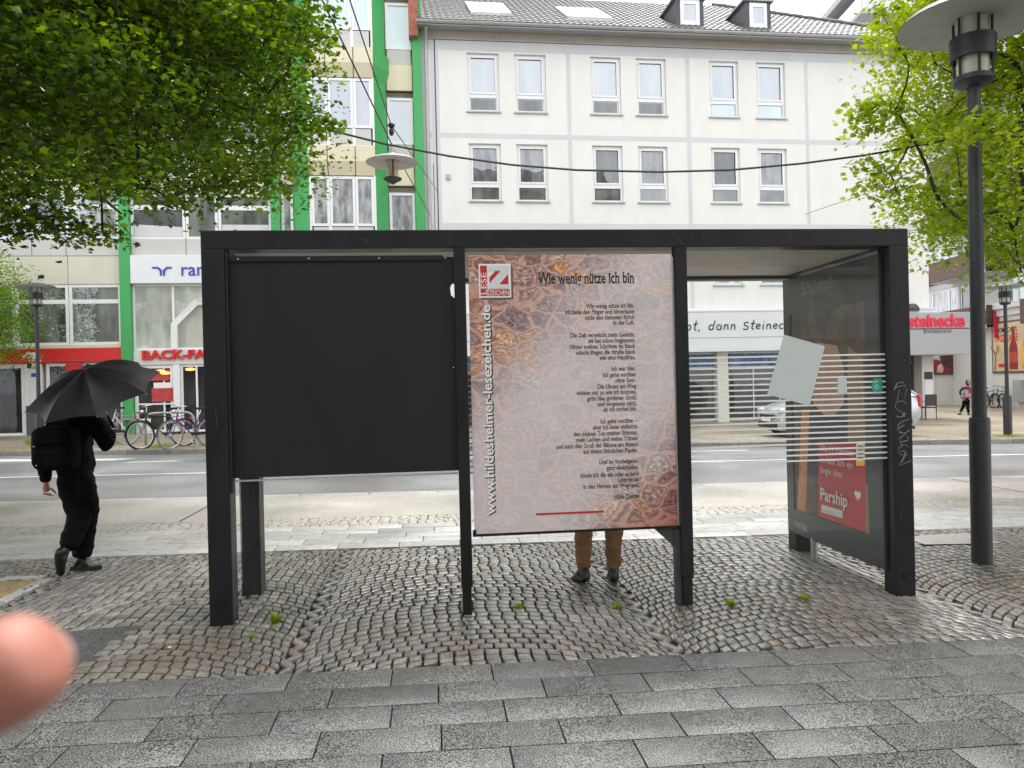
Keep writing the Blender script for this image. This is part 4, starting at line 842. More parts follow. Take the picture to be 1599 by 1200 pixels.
# right half: white sign, tall glazing, bakery
WS = empty('shop_sign', BF.w((pL1+pM0)/2, -.1, 5.03), 'white fascia sign with raised blue lettering and a branching blue emblem', 'sign', rz=BF.a); wof = ((pL1+pM0)/2, -.1, 5.03)
m = MB(); m.bbox(pL1+.005, pM0-.005, -.1, .19, 5.03, 5.93, .015); m.build('sign_panel', mat('sign_white', (.74, .75, .78), .5, var=.05), WS, off=wof)
a, z = B(281.5, 430.5, .11); b, _ = B(315, 430.5, .11); hh = B(300, 412, .11)[1]-B(300, 430.5, .11)[1]; sz, cd, ofx = fit('ran', a, b+.05, hh*.72)
text('randstad', blue, WS, (a-wof[0], -.004, z-wof[2]), (1, 0, 0), (0, 0, 1), sz, condense=cd, ext=.02)
m = MB()
def pb(x, y): q = B(x, y, .12); return (q[0], q[1])
m.prism([pb(237.5, 417), pb(247, 417), pb(252.5, 422), pb(252.5, 430.5), pb(250, 430.5), pb(249.5, 423.5), pb(246, 419.5), pb(237.5, 419.5)][::-1], 'y', -.125, -.103)
m.prism([pb(268, 417), pb(260, 417), pb(254.5, 422), pb(254.5, 430.5), pb(257, 430.5), pb(257.5, 423.5), pb(261, 419.5), pb(268, 419.5)], 'y', -.125, -.103); m.build('emblem', blue, WS, off=wof)
z0t = B(260, 547, 0)[1]; window(BA, of, pL1+.01, pM0-.01, z0t, 5.02, y=.06, vb=[B(270, 500)[0], B(345, 500)[0]], pane=glass_pane('pale_shop_pane', (.42, .45, .40), .15, .35, .6), fr=.07, bar=.07)
m = MB(); pts = [B(*p, .0) for p in ((272, 546), (272, 507), (306, 472), (345, 472), (345, 546))]; m.tube([(a, .05, b) for a, b in pts], .14, 4); m.build('stair_frame', white_pvc, BA, off=of)
BK = empty('shop_sign', BF.w(B(300, 560)[0], -.08, z0t-.35), 'raised red capital letters of a bakery sign over the shop door', 'sign', rz=BF.a); bof = (B(300, 560)[0], -.08, z0t-.35)
m = MB(); m.bbox(pL1+.01, pM0-.01, -.02, .19, z0t-.47, z0t-.01, .01); m.build('sign_panel', mat('sign_pale', (.66, .67, .66), .5, var=.05), BK, off=bof)
a, z = B(220.5, 561.5, .08); b, _ = B(303, 560.5, .08); hh = B(260, 547, .08)[1]-B(260, 561, .08)[1]; sz, cd, ofx = fit('BACK', a, B(286, 561, .08)[0], hh, bold=.035)
text('BACK-FACTORY', red, BK, (a-bof[0], 0.02, z-bof[2]), (1, 0, 0), (0, 0, 1), sz, condense=cd, bold=.035*sz, ext=.03)
zd = z0t-.48
xa, xb = pL1+.02, B(271, 620)[0]; window(BA, of, xa, xb, G0+.02, zd, y=.03, vb=[xa+.75*(xb-xa)], hb=(G0+.95,), pane=pane_deep, fr=.10, bar=.05)
xc2 = B(282, 620)[0]; m = MB(); m.bbox(xb+.01, xc2, -.05, .2, G0, zd, .01); m.build('door_pillar', white_pvc, BA, off=of)
window(BA, of, xc2+.01, pM0-.02, G0+.02, zd, y=.03, vb=[xc2+.5, xc2+.95, xc2+2.0], pane=pane_deep, fr=.07, bar=.06)
x, z = B(255, 617, 0); m = MB(); m.box(x-.36, x+.30, .018, .026, z-.22, z+.22); x, z = B(246, 586, 0); m.box(x-.35, x+.35, .018, .026, z-.18, z+.18); m.build('red_notice', mat('notice_red', (.5, .05, .06), .5, var=.3, scale=6), BA, off=of)
x, z = B(254, 602, 0); m = MB(); m.box(x-.28, x+.28, .018, .026, z-.09, z+.09); x, z = B(226, 664, 0); m.box(x-.18, x+.18, .018, .026, z-.2, z+.2); m.build('white_notice', white_flat, BA, off=of)
m = MB(); 
for x, z in (B(297, 577), B(250, 580), B(258, 583)): m.ball((x, .01, z), (.16, .05, .05))
lamp_m = bpy.data.materials.new('warm_lamp'); lamp_m.use_nodes = True; pb_ = lamp_m.node_tree.nodes['Principled BSDF']; pb_.inputs['Base Color'].default_value = (.8, .5, .1, 1); pb_.inputs['Emission Color'].default_value = (1, .6, .15, 1); pb_.inputs['Emission Strength'].default_value = .8
m.build('ceiling_light', lamp_m, BA, off=of)
# bay windows between the middle and right pilasters
P0 = .62; P1 = .80
fl, fr_ = BF.at(484, 335, -P0)[0], BF.at(588, 335, -P0)[0]; wl_, wr_ = B(459, 335, .0)[0], B(607, 335, .0)[0]
for k in range(-1, 4):
    zs = 8.41+k*H3; zsm = zs+.42; zc = zs+.91; zt = zs+H3
    lev = [(zs, P0, 0), (zsm, P1, .12), (zc, P1, .12), (zc+.06, P0, 0), (zt, P0, 0)]
    if k == -1: lev = lev[3:]
    def ring(z, p, ex): return [(wl_-ex, .0, z), (fl-ex*.2, -p, z), (fr_+ex*.2, -p, z), (wr_+ex, .0, z)]
    gch = MB(); gc2 = MB(); cf = MB()
    for A_, B_ in zip(lev, lev[1:]):
        a = ring(*A_); b = ring(*B_); gch.quad(a[0], a[1], b[1], b[0]); gc2.quad(a[2], a[3], b[3], b[2])
        if A_[0] < zc: 
            n = 3; w3 = [0, .29, .70, 1]
            for i in range(3):
                t0, t1 = w3[i], w3[i+1]; lerp = lambda P, Q, t: tuple(P[j]+(Q[j]-P[j])*t for j in range(3)); g_ = .006
                cf.quad(lerp(a[1], a[2], t0+g_), lerp(a[1], a[2], t1-g_), lerp(b[1], b[2], t1-g_), lerp(b[1], b[2], t0+g_))
        elif A_[0] == zc: cf.quad(a[1], a[2], b[2], b[1])
    gch.build('bay_cheek', green, BA, off=of); gc2.build('bay_cheek', green, BA, off=of)
    if cf.v: cf.build('bay_skirt', cream, BA, off=of)
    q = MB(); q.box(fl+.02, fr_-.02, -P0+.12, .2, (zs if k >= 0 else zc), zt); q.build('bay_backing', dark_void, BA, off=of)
    zb = zc+.08; zg_ = zb+.55; w3 = [fl+.06, fl+.06+(fr_-fl-.12)*.29, fl+.06+(fr_-fl-.12)*.70, fr_-.06]
    pn = [pane_curtain, pane_sky, pane_blind, pane_sky, pane_sky][k+1]
    for i in range(3):
        window(BA, of, w3[i]+.004, w3[i+1]-.004, zg_, zt-.03, y=-P0-.01, pane=pn, fr=.085)
        q = MB(); q.bbox(w3[i]+.05, w3[i+1]-.05, -P0-.005, -P0+.08, zb, zg_-.03, .008); q.build('spandrel_panel', grey_panel, BA, off=of)
    q = MB(); q.box(fl, w3[0], -P0-.012, -P0+.1, zb-.01, zt); q.box(w3[3], fr_, -P0-.012, -P0+.1, zb-.01, zt); q.box(w3[0], w3[3], -P0-.008, -P0+.1, zb-.02, zb-.002)
    for i in (1, 2): q.box(w3[i]-.05, w3[i]+.05, -P0-.006, -P0+.1, zb, zg_)
    q.build('bay_frame', white_pvc, BA, off=of)
    for x0, x1 in ((pM1+.02, wl_-.03), (wr_+.03, pR0-.02)):            # slim windows beside the bay
        window(BA, of, x0, x1, zg_-.30, zt-.38, y=.05, pane=pn, fr=.09)
        q = MB(); q.bbox(x0+.03, x1-.03, .06, .21, zg_-.82, zg_-.31, .01); q.build('spandrel_panel', grey_panel, BA, off=of)
        q = MB(); q.bbox(x0, x1, .02, .21, zg_-.83-.86, zg_-.83, .01); q.build('cream_panel', cream, BA, off=of)
        q = MB(); q.box(x0-.02, x1+.02, -.03, .05, zg_-.83-.92, zg_-.83-.875); q.build('drip_rail', black_ink, BA, off=of)
# shop below the bay (seen through the shelter's gaps)
xs_, xe_ = pM1+.02, pR0-.02; m = MB(); m.bbox(xs_, xe_, -.3, .2, 4.0, 5.0, .015); m.build('bay_soffit', pale_cream, BA, off=of)
window(BA, of, xs_, xe_, G0+.02, 3.2, y=.05, vb=[xs_+(xe_-xs_)*f for f in (.25, .5, .75)], pane=pane_deep, fr=.08)
m = MB(); m.bbox(xs_, xe_, -.12, .2, 3.22, 3.98, .012); m.build('shop_fascia', red, BA, off=of)

# ---------------------------------------------------------------- balcony building and white podium of the side street (far right)
CF = Frame(24.2, 50, -90)                          # its front runs away from us; local x = nearer
def C(px, py, out=0): return CF.at(px, py, -out)
cg = -.35; c0, c1 = 2.0, 28.0
BC = empty('balcony_building', CF.w(14, 0, cg), 'grey white apartment block with brown panelled balconies in the side street behind the corner', 'building', rz=CF.a); of = (14, 0, cg)
grey_w = mat('grey_render', (.50, .50, .51), .85, var=.06, scale=.8); brown = mat('brown_board', (.115, .066, .052), .65, var=.25, scale=5)
rowz = [C(1470, 470)[1]-.75+i*2.72 for i in range(5)]
hol = []
xs_c = [C(p, 470)[0] for p in (1449, 1496, 1499, 1519)]
unit = [(xs_c[0]-.3, xs_c[1]), (xs_c[2], xs_c[3]+1.0)]
for z in rowz:
    for s in (-1, 0, 1, 2):
        for a, b in unit:
            if c0+.2 < a+s*7.4 and b+s*7.4 < c1-.2: hol.append((a+s*7.4, b+s*7.4, z if a == unit[0][0] else z-.5, z+1.35))
m = MB(); wall_holes(m, c0, c1, cg, 19, hol, .15); m.box(c0, c1, 1.6, 12, cg, 19); m.quad((c1, 0, cg), (c1, 1.6, cg), (c1, 1.6, 19), (c1, 0, 19)); m.quad((c0, 0, 19), (c1, 0, 19), (c1, 1.6, 19), (c0, 1.6, 19)); m.build('wall', grey_w, BC, off=of)
for i, (a, b, c, d) in enumerate(hol): window(BC, of, a+.01, b-.01, c+.01, d-.01, y=.04, vb=[a+(b-a)*f for f in ((.22, .72) if i % 2 == 0 else (.45,))], pane=(pane_curtain, pane_dark, pane_blind)[i % 3], fr=.09, bar=.11)
for z in rowz:
    for s in (-1, 0, 1, 2):
        a, b = unit[0][0]+s*7.4, unit[0][1]+s*7.4
        q = MB(); q.bbox(max(c0, a-.1), b+.05, -.06, .02, z-1.02, z-.12, .01); q.build('apron_panel', brown, BC, off=of)
        e0, e1 = b-.5, b+4.4
        q = MB()
        k = int((e1-e0)/.16)
        for i in range(k): q.box(e0+i*.16, e0+i*.16+.15, -1.25, -1.22, z-1.15, z-.05)
        for i in range(8): q.box(e0, e0+.03, -1.2+i*.15, -1.2+i*.15+.14, z-1.15, z-.05); q.box(e1-.03, e1, -1.2+i*.15, -1.2+i*.15+.14, z-1.15, z-.05)
        bl = q.build('balcony', brown, BC, off=of); q = MB(); q.box(e0, e1, -1.21, .0, z-1.18, z-1.02); q.build('balcony_slab', grey_w, bl, off=of)
q = MB(); q.tube([(unit[0][1]+4.6, -.1, 1), (unit[0][1]+4.6, -.1, 18)], .06, 8); q.build('downpipe', zinc, BC, off=of)
# podium
PF = Frame(23.5, 50, -90); p0 = 50-41.0; p1 = 27.0; pz = PF.at(1570, 483)[1]
PO = empty('corner_podium', PF.w(16, 0, cg), 'single storey white podium wall with a cornice where large posters hang', 'building', rz=PF.a); of = (16, 0, cg)
pw = mat('podium_white', (.66, .655, .635), .85, var=.06, scale=1.0, streak=.3)
m = MB(); m.box(p0, p1, 0, 6, cg, pz); m.box(p0-.02, p1, -8.2, 6.02, cg, pz) if False else None
m.box(p0-3, p0-.003, -8.4, 6, cg, pz-.1); m.build('wall', pw, PO, off=of)
m = MB(); m.bbox(p0-.05, p1, -.22, 6.1, pz+.002, pz+.32, .03); m.bbox(p0-.04, p1, -.12, .2, pz-.32, pz-.003, .02); m.bbox(p0-3.1, p0-.06, -8.5, 6.1, pz-.098, pz+.12, .02); m.build('cornice', mat('cornice_white', (.60, .60, .60), .8, var=.06), PO, off=of)
m = MB(); x, z0 = PF.at(1590, 627); m.bbox(x, x+.6, -.25, 0, z0, z0+1.0, .02); m.build('meter_box', zinc, PO, off=of)
x, z = PF.at(1543, 508, -.5); m = MB(); m.bbox(x-.05, x+.05, -.22, -.002, z-.62, z+.62, .01); sg = m.build('blade_sign', mat('blade_red', (.55, .03, .06), .4, var=.1), PO, off=of)
# drink poster on the podium
x0, z1 = PF.at(1548.5, 504, -.03); _, z0 = PF.at(1550, 583.5, -.03); x1 = x0+4.1
DP = empty('poster', PF.w((x0+x1)/2, 0, z0), 'large framed drinks poster with a red and a yellow bottle on the podium wall', 'poster', rz=PF.a); of = ((x0+x1)/2, 0, z0)
m = MB(); m.bbox(x0, x1, -.05, -.003, z0, z1, .01); m.build('frame', mat('poster_frame', (.10, .09, .08), .4), DP, off=of)
m = MB(); m.box(x0+.1, x1-.1, -.056, -.051, z0+.1, z1-.1); m.build('print', mat('poster_peach', (.70, .50, .33), .5, var=.25, scale=.8), DP, off=of)
W2 = x1-x0; Hh = z1-z0
text("KROMBACHER'S", black_ink, DP, (x0+.35-of[0], -.058-of[1], z1-.55-of[2]), (1, 0, 0), (0, 0, 1), .34, condense=.62, bold=.01, name='poster_lettering')
text('FASSBRAUSE', red, DP, (x0+.35-of[0], -.058-of[1], z1-.98-of[2]), (1, 0, 0), (0, 0, 1), .50, condense=.58, bold=.015, name='poster_lettering')
def bottle(cx, col, nm):
    b = [(-.30, .12), (.30, .12), (.32, .3), (.32, 1.05), (.28, 1.25), (.13, 1.55), (.11, 2.1), (-.11, 2.1), (-.13, 1.55), (-.28, 1.25), (-.32, 1.05), (-.32, .3)]; q = MB()
    q.prism([(cx+a*.95, z0+.05+c) for a, c in b], 'y', -.061, -.057); o = q.build('printed_bottle', col, DP, off=of)
    q = MB(); q.box(cx-.27, cx+.27, -.064, -.062, z0+.5, z0+1.0); q.build('printed_label', nm, o, off=of)
bottle(x0+1.62, mat('bottle_red', (.28, .02, .012), .4, var=.4, scale=5), mat('label_red', (.50, .06, .03), .5, var=.3)); bottle(x0+2.5, mat('bottle_yellow', (.72, .40, .03), .4, var=.3, scale=5), mat('label_yellow', (.78, .52, .08), .5, var=.3)); bottle(x0+3.38, mat('bottle_green', (.12, .25, .03), .4, var=.3, scale=5), mat('label_green', (.3, .45, .1), .5, var=.3))
q = MB(); rb = random.Random(5)
def twig(p, a, l, d):
    e = (p[0]+l*cos(a), p[1]+l*sin(a)); q.tube([(p[0], -.0575, p[1]), (e[0], -.0575, e[1])], .018*(d+1)*.5, 4)
    if d: [twig(e, a+rb.uniform(-.7, .7), l*.75, d-1) for _ in range(2)]
twig((x0+.25, z0+.15), 1.45, .42, 4); q.build('printed_tree', mat('print_olive', (.30, .26, .07), .5, var=.3), DP, off=of)
q = MB(); q.box(x0+.5, x0+1.1, -.060, -.057, z0+.28, z0+.45); q.build('printed_badge', red, DP, off=of)
# picture poster facing us at the end of the recess
Yb = 41-.02; m = MB(); a = atY(1453, 586, Yb-.06); b = atY(1498, 533, Yb-.06)
AP = empty('poster', (a.x/2+b.x/2, Yb-.06, a.z), 'framed poster of a dark brown furry animal under blue sky on the white wall', 'poster'); of = (a.x/2+b.x/2, Yb-.06, a.z); W2 = b.x-a.x; Hh = b.z-a.z
m = MB(); m.bbox(a.x, b.x, Yb-.08, Yb, a.z, b.z, .01); m.build('frame', mat('dark_frame', (.05, .05, .06), .4), AP, off=of)
def lay(nm, pts, mt, d): q = MB(); q.prism([(a.x+u*W2, a.z+v*Hh) for u, v in pts], 'y', Yb-.081-d-.002, Yb-.081-d); q.build(nm, mt, AP, off=of)
lay('print', [(.03, .03), (.97, .03), (.97, .97), (.03, .97)], mat('print_sky', (.34, .50, .72), .5, var=.35, scale=.8), 0)
lay('printed_ground', [(.03, .03), (.97, .03), (.97, .36), (.5, .40), (.03, .48)], mat('print_crimson', (.30, .03, .06), .5, var=.9, scale=1.6), .003)
lay('printed_snow', [(.03, .48), (.3, .52), (.32, .75), (.2, .93), (.03, .95)], mat('print_pale', (.62, .66, .70), .5, var=.3, scale=2), .0045)
lay('printed_animal', [(.40, .30), (.97, .04), (.97, .52), (.90, .78), (.84, .90), (.76, .92), (.70, .88), (.55, .86), (.40, .84), (.30, .76), (.28, .62), (.34, .48)], mat('print_fur', (.095, .04, .035), .5, var=.7, scale=2.2), .006)
lay('printed_glow', [(.20, .08), (.40, .06), (.44, .2), (.36, .34), (.24, .28)], mat('print_glow', (.75, .42, .38), .5, var=.4, scale=3), .009)

# ---------------------------------------------------------------- tower with roof terrace, far behind the roof
tp = atY(1334, 32, 62); tx = tp.x; tz = tp.z
TW = empty('tower_block', (tx+7, 66, -.8), 'pale tower block far behind with a glazed corner balcony above the tiled roof', 'building'); of = (tx+7, 66, -.8)
m = MB(); m.box(tx+2.6, tx+14, 62.8, 74, -.8, tz+5.5); m.build('wall', grey_w, TW, off=of)
m = MB(); m.box(tx, tx+14, 60.8, 74, tz-.0, tz+.28); m.box(tx-.2, tx+14, 60.6, 74, tz+2.55, tz+3.1); m.build('slab', mat('tower_slab', (.40, .40, .43), .8), TW, off=of)
m = MB(); m.box(tx+.02, tx+13.9, 60.85, 60.9, tz+.3, tz+1.5); m.box(tx+.02, tx+.07, 60.91, 73, tz+.3, tz+1.5); m.build('balustrade', glass_pane('balustrade_glass', (.35, .37, .40), .2, .1), TW, off=of)
m = MB()
for i in range(9): m.box(tx+.02+i*1.5, tx+.09+i*1.5, 60.8, 60.849, tz-3 if i in (1, 2) else tz+.28, tz+1.55)
m.build('post', galv, TW, off=of)

# ---------------------------------------------------------------- houses on our own side, behind the viewer: they shade the pavement and stand in the panes
OB = empty('opposite_building', (0, -9.0, 0), 'dark stuccoed street house standing behind the viewer', 'building'); of = (0, -9.0, 0)
m = MB(); hl = [(-19+i*2.6, -17.7+i*2.6, 4.6+k*3.3, 6.5+k*3.3) for i in range(15) for k in range(4)]
wall_holes(m, -20, 21, -.3, 17.0, hl, .15); m.v = [(-q[0], -9.0-q[1], q[2]) for q in m.v]
m.build('wall', mat('dusky_stucco', (.34, .31, .27), .9, var=.1, scale=1), OB, off=of)
m = MB(); m.box(-21, 20, -20, -9.0-.3, -.3, 16.95); m.prism([(-8.4, 17.0), (-20.2, 17.0), (-14.5, 20.5)], 'x', -21.3, 20.3); m.build('roof', mat('dusky_roof', (.10, .08, .075), .8), OB, off=of)
for a, b, c, d in hl:
    m = MB(); m.box(-b, -a, -9.12, -9.08, c, d); w_ = m.build('window', white_pvc, OB, off=of); m = MB(); m.quad((-b+.1, -9.075, c+.1), (-a-.1, -9.075, c+.1), (-a-.1, -9.075, d-.1), (-b+.1, -9.075, d-.1)); m.build('pane', pane_dark, w_, off=of)
m = MB(); m.box(-21, 20, -9.02, -8.1, 3.2, 3.6); m.build('canopy', grey_w, OB, off=of)

# ================================================================ TREES
def leaf_cloud(name, cen, nrm, size, tone, m, parent, lobes=5):
    """one small lobed leaf per centre, as one crown mesh"""
    n = len(cen); r2 = np.random.default_rng(len(cen))
    nrm = nrm/np.linalg.norm(nrm, axis=1, keepdims=True); t = r2.normal(size=(n, 3)); t -= nrm*(t*nrm).sum(1, keepdims=True); t /= np.linalg.norm(t, axis=1, keepdims=True); b = np.cross(nrm, t)
    if lobes == 5: R = [(0, -.42), (.30, -.52), (.36, -.16), (.72, .05), (.34, .28), (0, .82), (-.34, .28), (-.72, .05), (-.36, -.16), (-.30, -.52)]
    else: R = [(0, -.7), (.30, -.15), (.22, .35), (0, .8), (-.22, .35), (-.30, -.15)]
    k = len(R); P = np.zeros((n, k+1, 3)); P[:, 0] = cen+nrm*(size*.10)[:, None]
    for i, (u, v) in enumerate(R): P[:, i+1] = cen+t*(u*size)[:, None]+b*(v*size)[:, None]-nrm*(size*(.16*abs(u)+.10*abs(v)))[:, None]
    base = (np.arange(n)*(k+1))[:, None]; tri = np.concatenate([np.stack([base[:, 0], base[:, 0]+1+i, base[:, 0]+1+(i+1) % k], 1) for i in range(k)], 1).reshape(-1, 3)
    me = bpy.data.meshes.new(name); me.vertices.add(n*(k+1)); me.vertices.foreach_set('co', P.reshape(-1).astype(np.float32))
    me.loops.add(len(tri)*3); me.loops.foreach_set('vertex_index', tri.reshape(-1).astype(np.int32)); me.polygons.add(len(tri)); me.polygons.foreach_set('loop_start', np.arange(0, len(tri)*3, 3, dtype=np.int32)); me.polygons.foreach_set('loop_total', np.full(len(tri), 3, np.int32))
    me.update(); me.validate(); me.materials.append(m); a = me.attributes.new('tone', 'FLOAT', 'FACE'); a.data.foreach_set('value', np.repeat(tone, k).astype(np.float32))
    o = bpy.data.objects.new(name, me); COL.objects.link(o); o.parent = parent; return o
def tree(base, accept, ncl, per, leaf, lm, label, trunk_h, spread, top, cl_r=.42, lobes=5, tr=.2, group=None, name='maple_tree', seed=1, keep=None, extra=()):
    r2 = np.random.default_rng(seed); rp = random.Random(seed)
    root = empty(name, base, label, 'tree', group)
    # limbs: arching out of the trunk top
    limbs = []; m = MB()
    m.tube([(0, 0, -.2), (.03, .02, trunk_h*.5), (0, 0, trunk_h), (.05, 0, trunk_h+1.0)], [tr*1.15, tr*.95, tr*.85, tr*.7], 12)
    nl = 13
    for i in range(nl):
        a = 2*pi*i/nl+rp.uniform(-.2, .2); el = rp.choice([.2, .35, .55, .9, 1.15]); L_ = spread*cos(el)*rp.uniform(.6, .78); p = Vector((0, 0, trunk_h+rp.uniform(-.3, 1.0))); path = [p.copy()]; d = Vector((cos(a)*cos(el), sin(a)*cos(el), sin(el)))
        for s in range(7):
            d = (d+Vector((rp.uniform(-.16, .16), rp.uniform(-.16, .16), rp.uniform(-.12, .10)-(.05 if el < .5 else 0)))).normalized(); p = p+d*(L_ if el < .6 else (top-trunk_h))/7; path.append(p.copy())
        limbs.append(path); m.tube(path, [tr*.42*(1-.12*s) for s in range(8)], 7)
    trunk = m.build('trunk', bark, root, smooth='all')
    # clusters at twig ends
    C_ = []; tries = 0
    while len(C_) < ncl and tries < ncl*60:
        tries += 1
        q = np.array([r2.uniform(-spread*1.25, spread*1.25), r2.uniform(-spread*1.25, spread*1.25), r2.uniform(1.0, top+1)])
        if accept(q[0]+base[0], q[1]+base[1], q[2]+base[2], r2): C_.append(q)
    n_main = len(C_); C_ += [np.array(e)-np.array(base) for e in extra]
    tips = MB(); L_pts = [Vector(p) for l in limbs for p in l[1:]]; org = Vector((0, 0, trunk_h))
    order = sorted(range(len(C_)), key=lambda k: (Vector(C_[k])-org).length); NP = np.array([tuple(p) for p in L_pts]+[tuple(C_[k]) for k in order]); n0 = len(L_pts); par = []; desc = [0]*len(order)
    for a_, k in enumerate(order):
        dd = ((NP[:n0+a_]-C_[k])**2).sum(1); dd[:n0] *= .8; par.append(int(dd.argmin()))
    for a_ in range(len(order)-1, -1, -1):
        if par[a_] >= n0: desc[par[a_]-n0] += desc[a_]+1
    for a_, k in enumerate(order):
        A = Vector(NP[par[a_]]); Bq = Vector(C_[k]); l_ = (Bq-A).length; r_ = min(.03, .0045+.0035*sqrt(desc[a_])); mid = A.lerp(Bq, .5)+Vector((rp.uniform(-.1, .1), rp.uniform(-.1, .1), rp.uniform(-.03, .12)))*l_
        tips.tube([A, mid, Bq], [r_*1.25, r_, r_*.75], 4, cap=False)
    tips.build('twigs', bark, trunk)
    cen = []; nn = []; sz = []; tn = []
    for ci, q in enumerate(C_):
        small = ci >= n_main; k = int(per*r2.uniform(.6, 1.3)*(.42 if small else 1)); off = np.clip(r2.normal(size=(k, 3)), -1.7, 1.7)*np.array([cl_r, cl_r, cl_r*.36])*(.42 if small else 1)
        ax = r2.uniform(0, 2*pi); off[:, 2] -= .35*np.linalg.norm(off[:, :2], axis=1)**2/cl_r*.8
        cen.append(q+off); v = r2.normal(size=(k, 3))*.55+np.array([0, 0, 1.0]); nn.append(v); sz.append(leaf*r2.uniform(.5, 1.3, k)*(1.75 if q[2]+base[2] > 6.9 else 1)); tn.append(np.clip(r2.normal(r2.uniform(.12, .72), .2, k), 0, 1))  # unseen leaves high in the crown are oversized to shade those below
    leaf_cloud('crown', np.concatenate(cen), np.concatenate(nn), np.concatenate(sz), np.concatenate(tn), lm, root, lobes)
    return root
TLx, TLy = -7.2, 9.3
def acc_left(x, y, z, r):
    dx, dy = x-TLx, y-TLy; rad = hypot(dx, dy); ang = atan2(dy, dx); wob = .45*mnoise.noise(Vector((cos(ang)*1.5, sin(ang)*1.5, z*.55)))
    R_ = 4.75+wob-(max(0, z-6.5)*.75)**1.25*.32
    zb = max(3.45, 1.75+.262*y)+.22*mnoise.noise(Vector((x*.7, y*.7, 3)))
    if rad > R_ or z < zb or z > 10.2: return False
    return r.random() < (1.0 if rad > 2.2 or z > 5 else .55)
ex = []
rp = random.Random(2)
for px, py, Y in ((500, 200, 8.6), (470, 175, 8.4), (505, 203, 8.7), (440, 190, 8.5), (455, 215, 8.8), (430, 235, 8.6), (490, 62, 8.8), (470, 40, 8.7), (455, 95, 8.5), (450, 120, 8.7), (425, 268, 8.5), (405, 290, 8.3), (398, 262, 8.6), (350, 300, 8.2), (310, 300, 8.5), (265, 318, 8.2), (215, 305, 8.5), (160, 372, 7.6), (130, 365, 7.6), (100, 358, 7.6), (70, 368, 7.7), (40, 352, 7.7), (12, 372, 7.6), (85, 345, 7.8), (20, 340, 7.9), (140, 300, 8.1), (60, 305, 8), (0, 320, 8), (-40, 350, 7.8)): q = atY(px, py-8, Y); ex.append((q.x, q.y, q.z))
tree((TLx, TLy, gz(TLx)), acc_left, 1450, 190, .053, leaf_a, 'broad leafy maple overhanging the man with the umbrella at the left edge', 4.0, 4.5, 10, cl_r=.36, seed=4, extra=ex, tr=.24)
TRx, TRy = 9.3, 9.6
def acc_right(x, y, z, r):
    dx, dy = x-TRx, y-TRy; rad = hypot(dx, dy); ang = atan2(dy, dx); wob = .5*mnoise.noise(Vector((cos(ang)*1.7+5, sin(ang)*1.7, z*.8)))
    R_ = 4.0+wob-(max(0, z-6)*.6)**1.3*.3
    zb = max(3.0, 1.6+y*(.155+.022*max(0, 7.2-x)))+.25*mnoise.noise(Vector((x*.8, y*.8, 9)))
    return not (rad > R_ or z < zb or z > 9.8) and r.random() < .9
ex = []
for px, py, Y in ((1345, 165, 9.2), (1358, 175, 9.3), (1375, 160, 9.2), (1352, 200, 9.3), (1380, 195, 9.1), (1400, 170, 9.2), (1355, 255, 9.1), (1372, 268, 9.2), (1365, 288, 9.0), (1392, 275, 9.2), (1400, 300, 9.0), (1375, 20, 9.2), (1390, 45, 9.2), (1370, 58, 9.2), (1405, 80, 9.1), (1420, 105, 9.0), (1425, 215, 9.1), (1440, 320, 9), (1470, 330, 9), (1460, 300, 9.1), (1500, 345, 8.8), (1538, 195, 6.2), (1527, 188, 6.25), (1545, 205, 6.25), (1580, 400, 8.6), (1560, 380, 8.7), (1595, 425, 8.6), (1585, 360, 8.7), (1560, 330, 8.6)): q = atY(px, py, Y); ex.append((q.x, q.y, q.z))
tree((TRx, TRy, gz(TRx)), acc_right, 1000, 190, .053, leaf_b, 'bright yellow green maple reaching in from the right edge behind the tall lamp', 3.9, 4.2, 9.6, cl_r=.36, seed=9, extra=ex, tr=.22)
q0 = gnd(-92, 690, .1); TSx, TSy = q0.x, q0.y
def acc_small(x, y, z, r):
    dx, dy = x-TSx, y-TSy
    return (dx/2.35)**2+(dy/2.2)**2+((z-4.2)/2.0)**2 < 1+.5*mnoise.noise(Vector((x*.8, y*.8, z*.8))) and z > 2.6-.3*dx*0
tree((TSx, TSy, q0.z), acc_small, 240, 120, .07, leaf_c, 'small feathery light green tree on the far pavement at the left edge', 2.2, 2.0, 5.6, cl_r=.34, lobes=4, tr=.09, seed=13, name='street_tree')

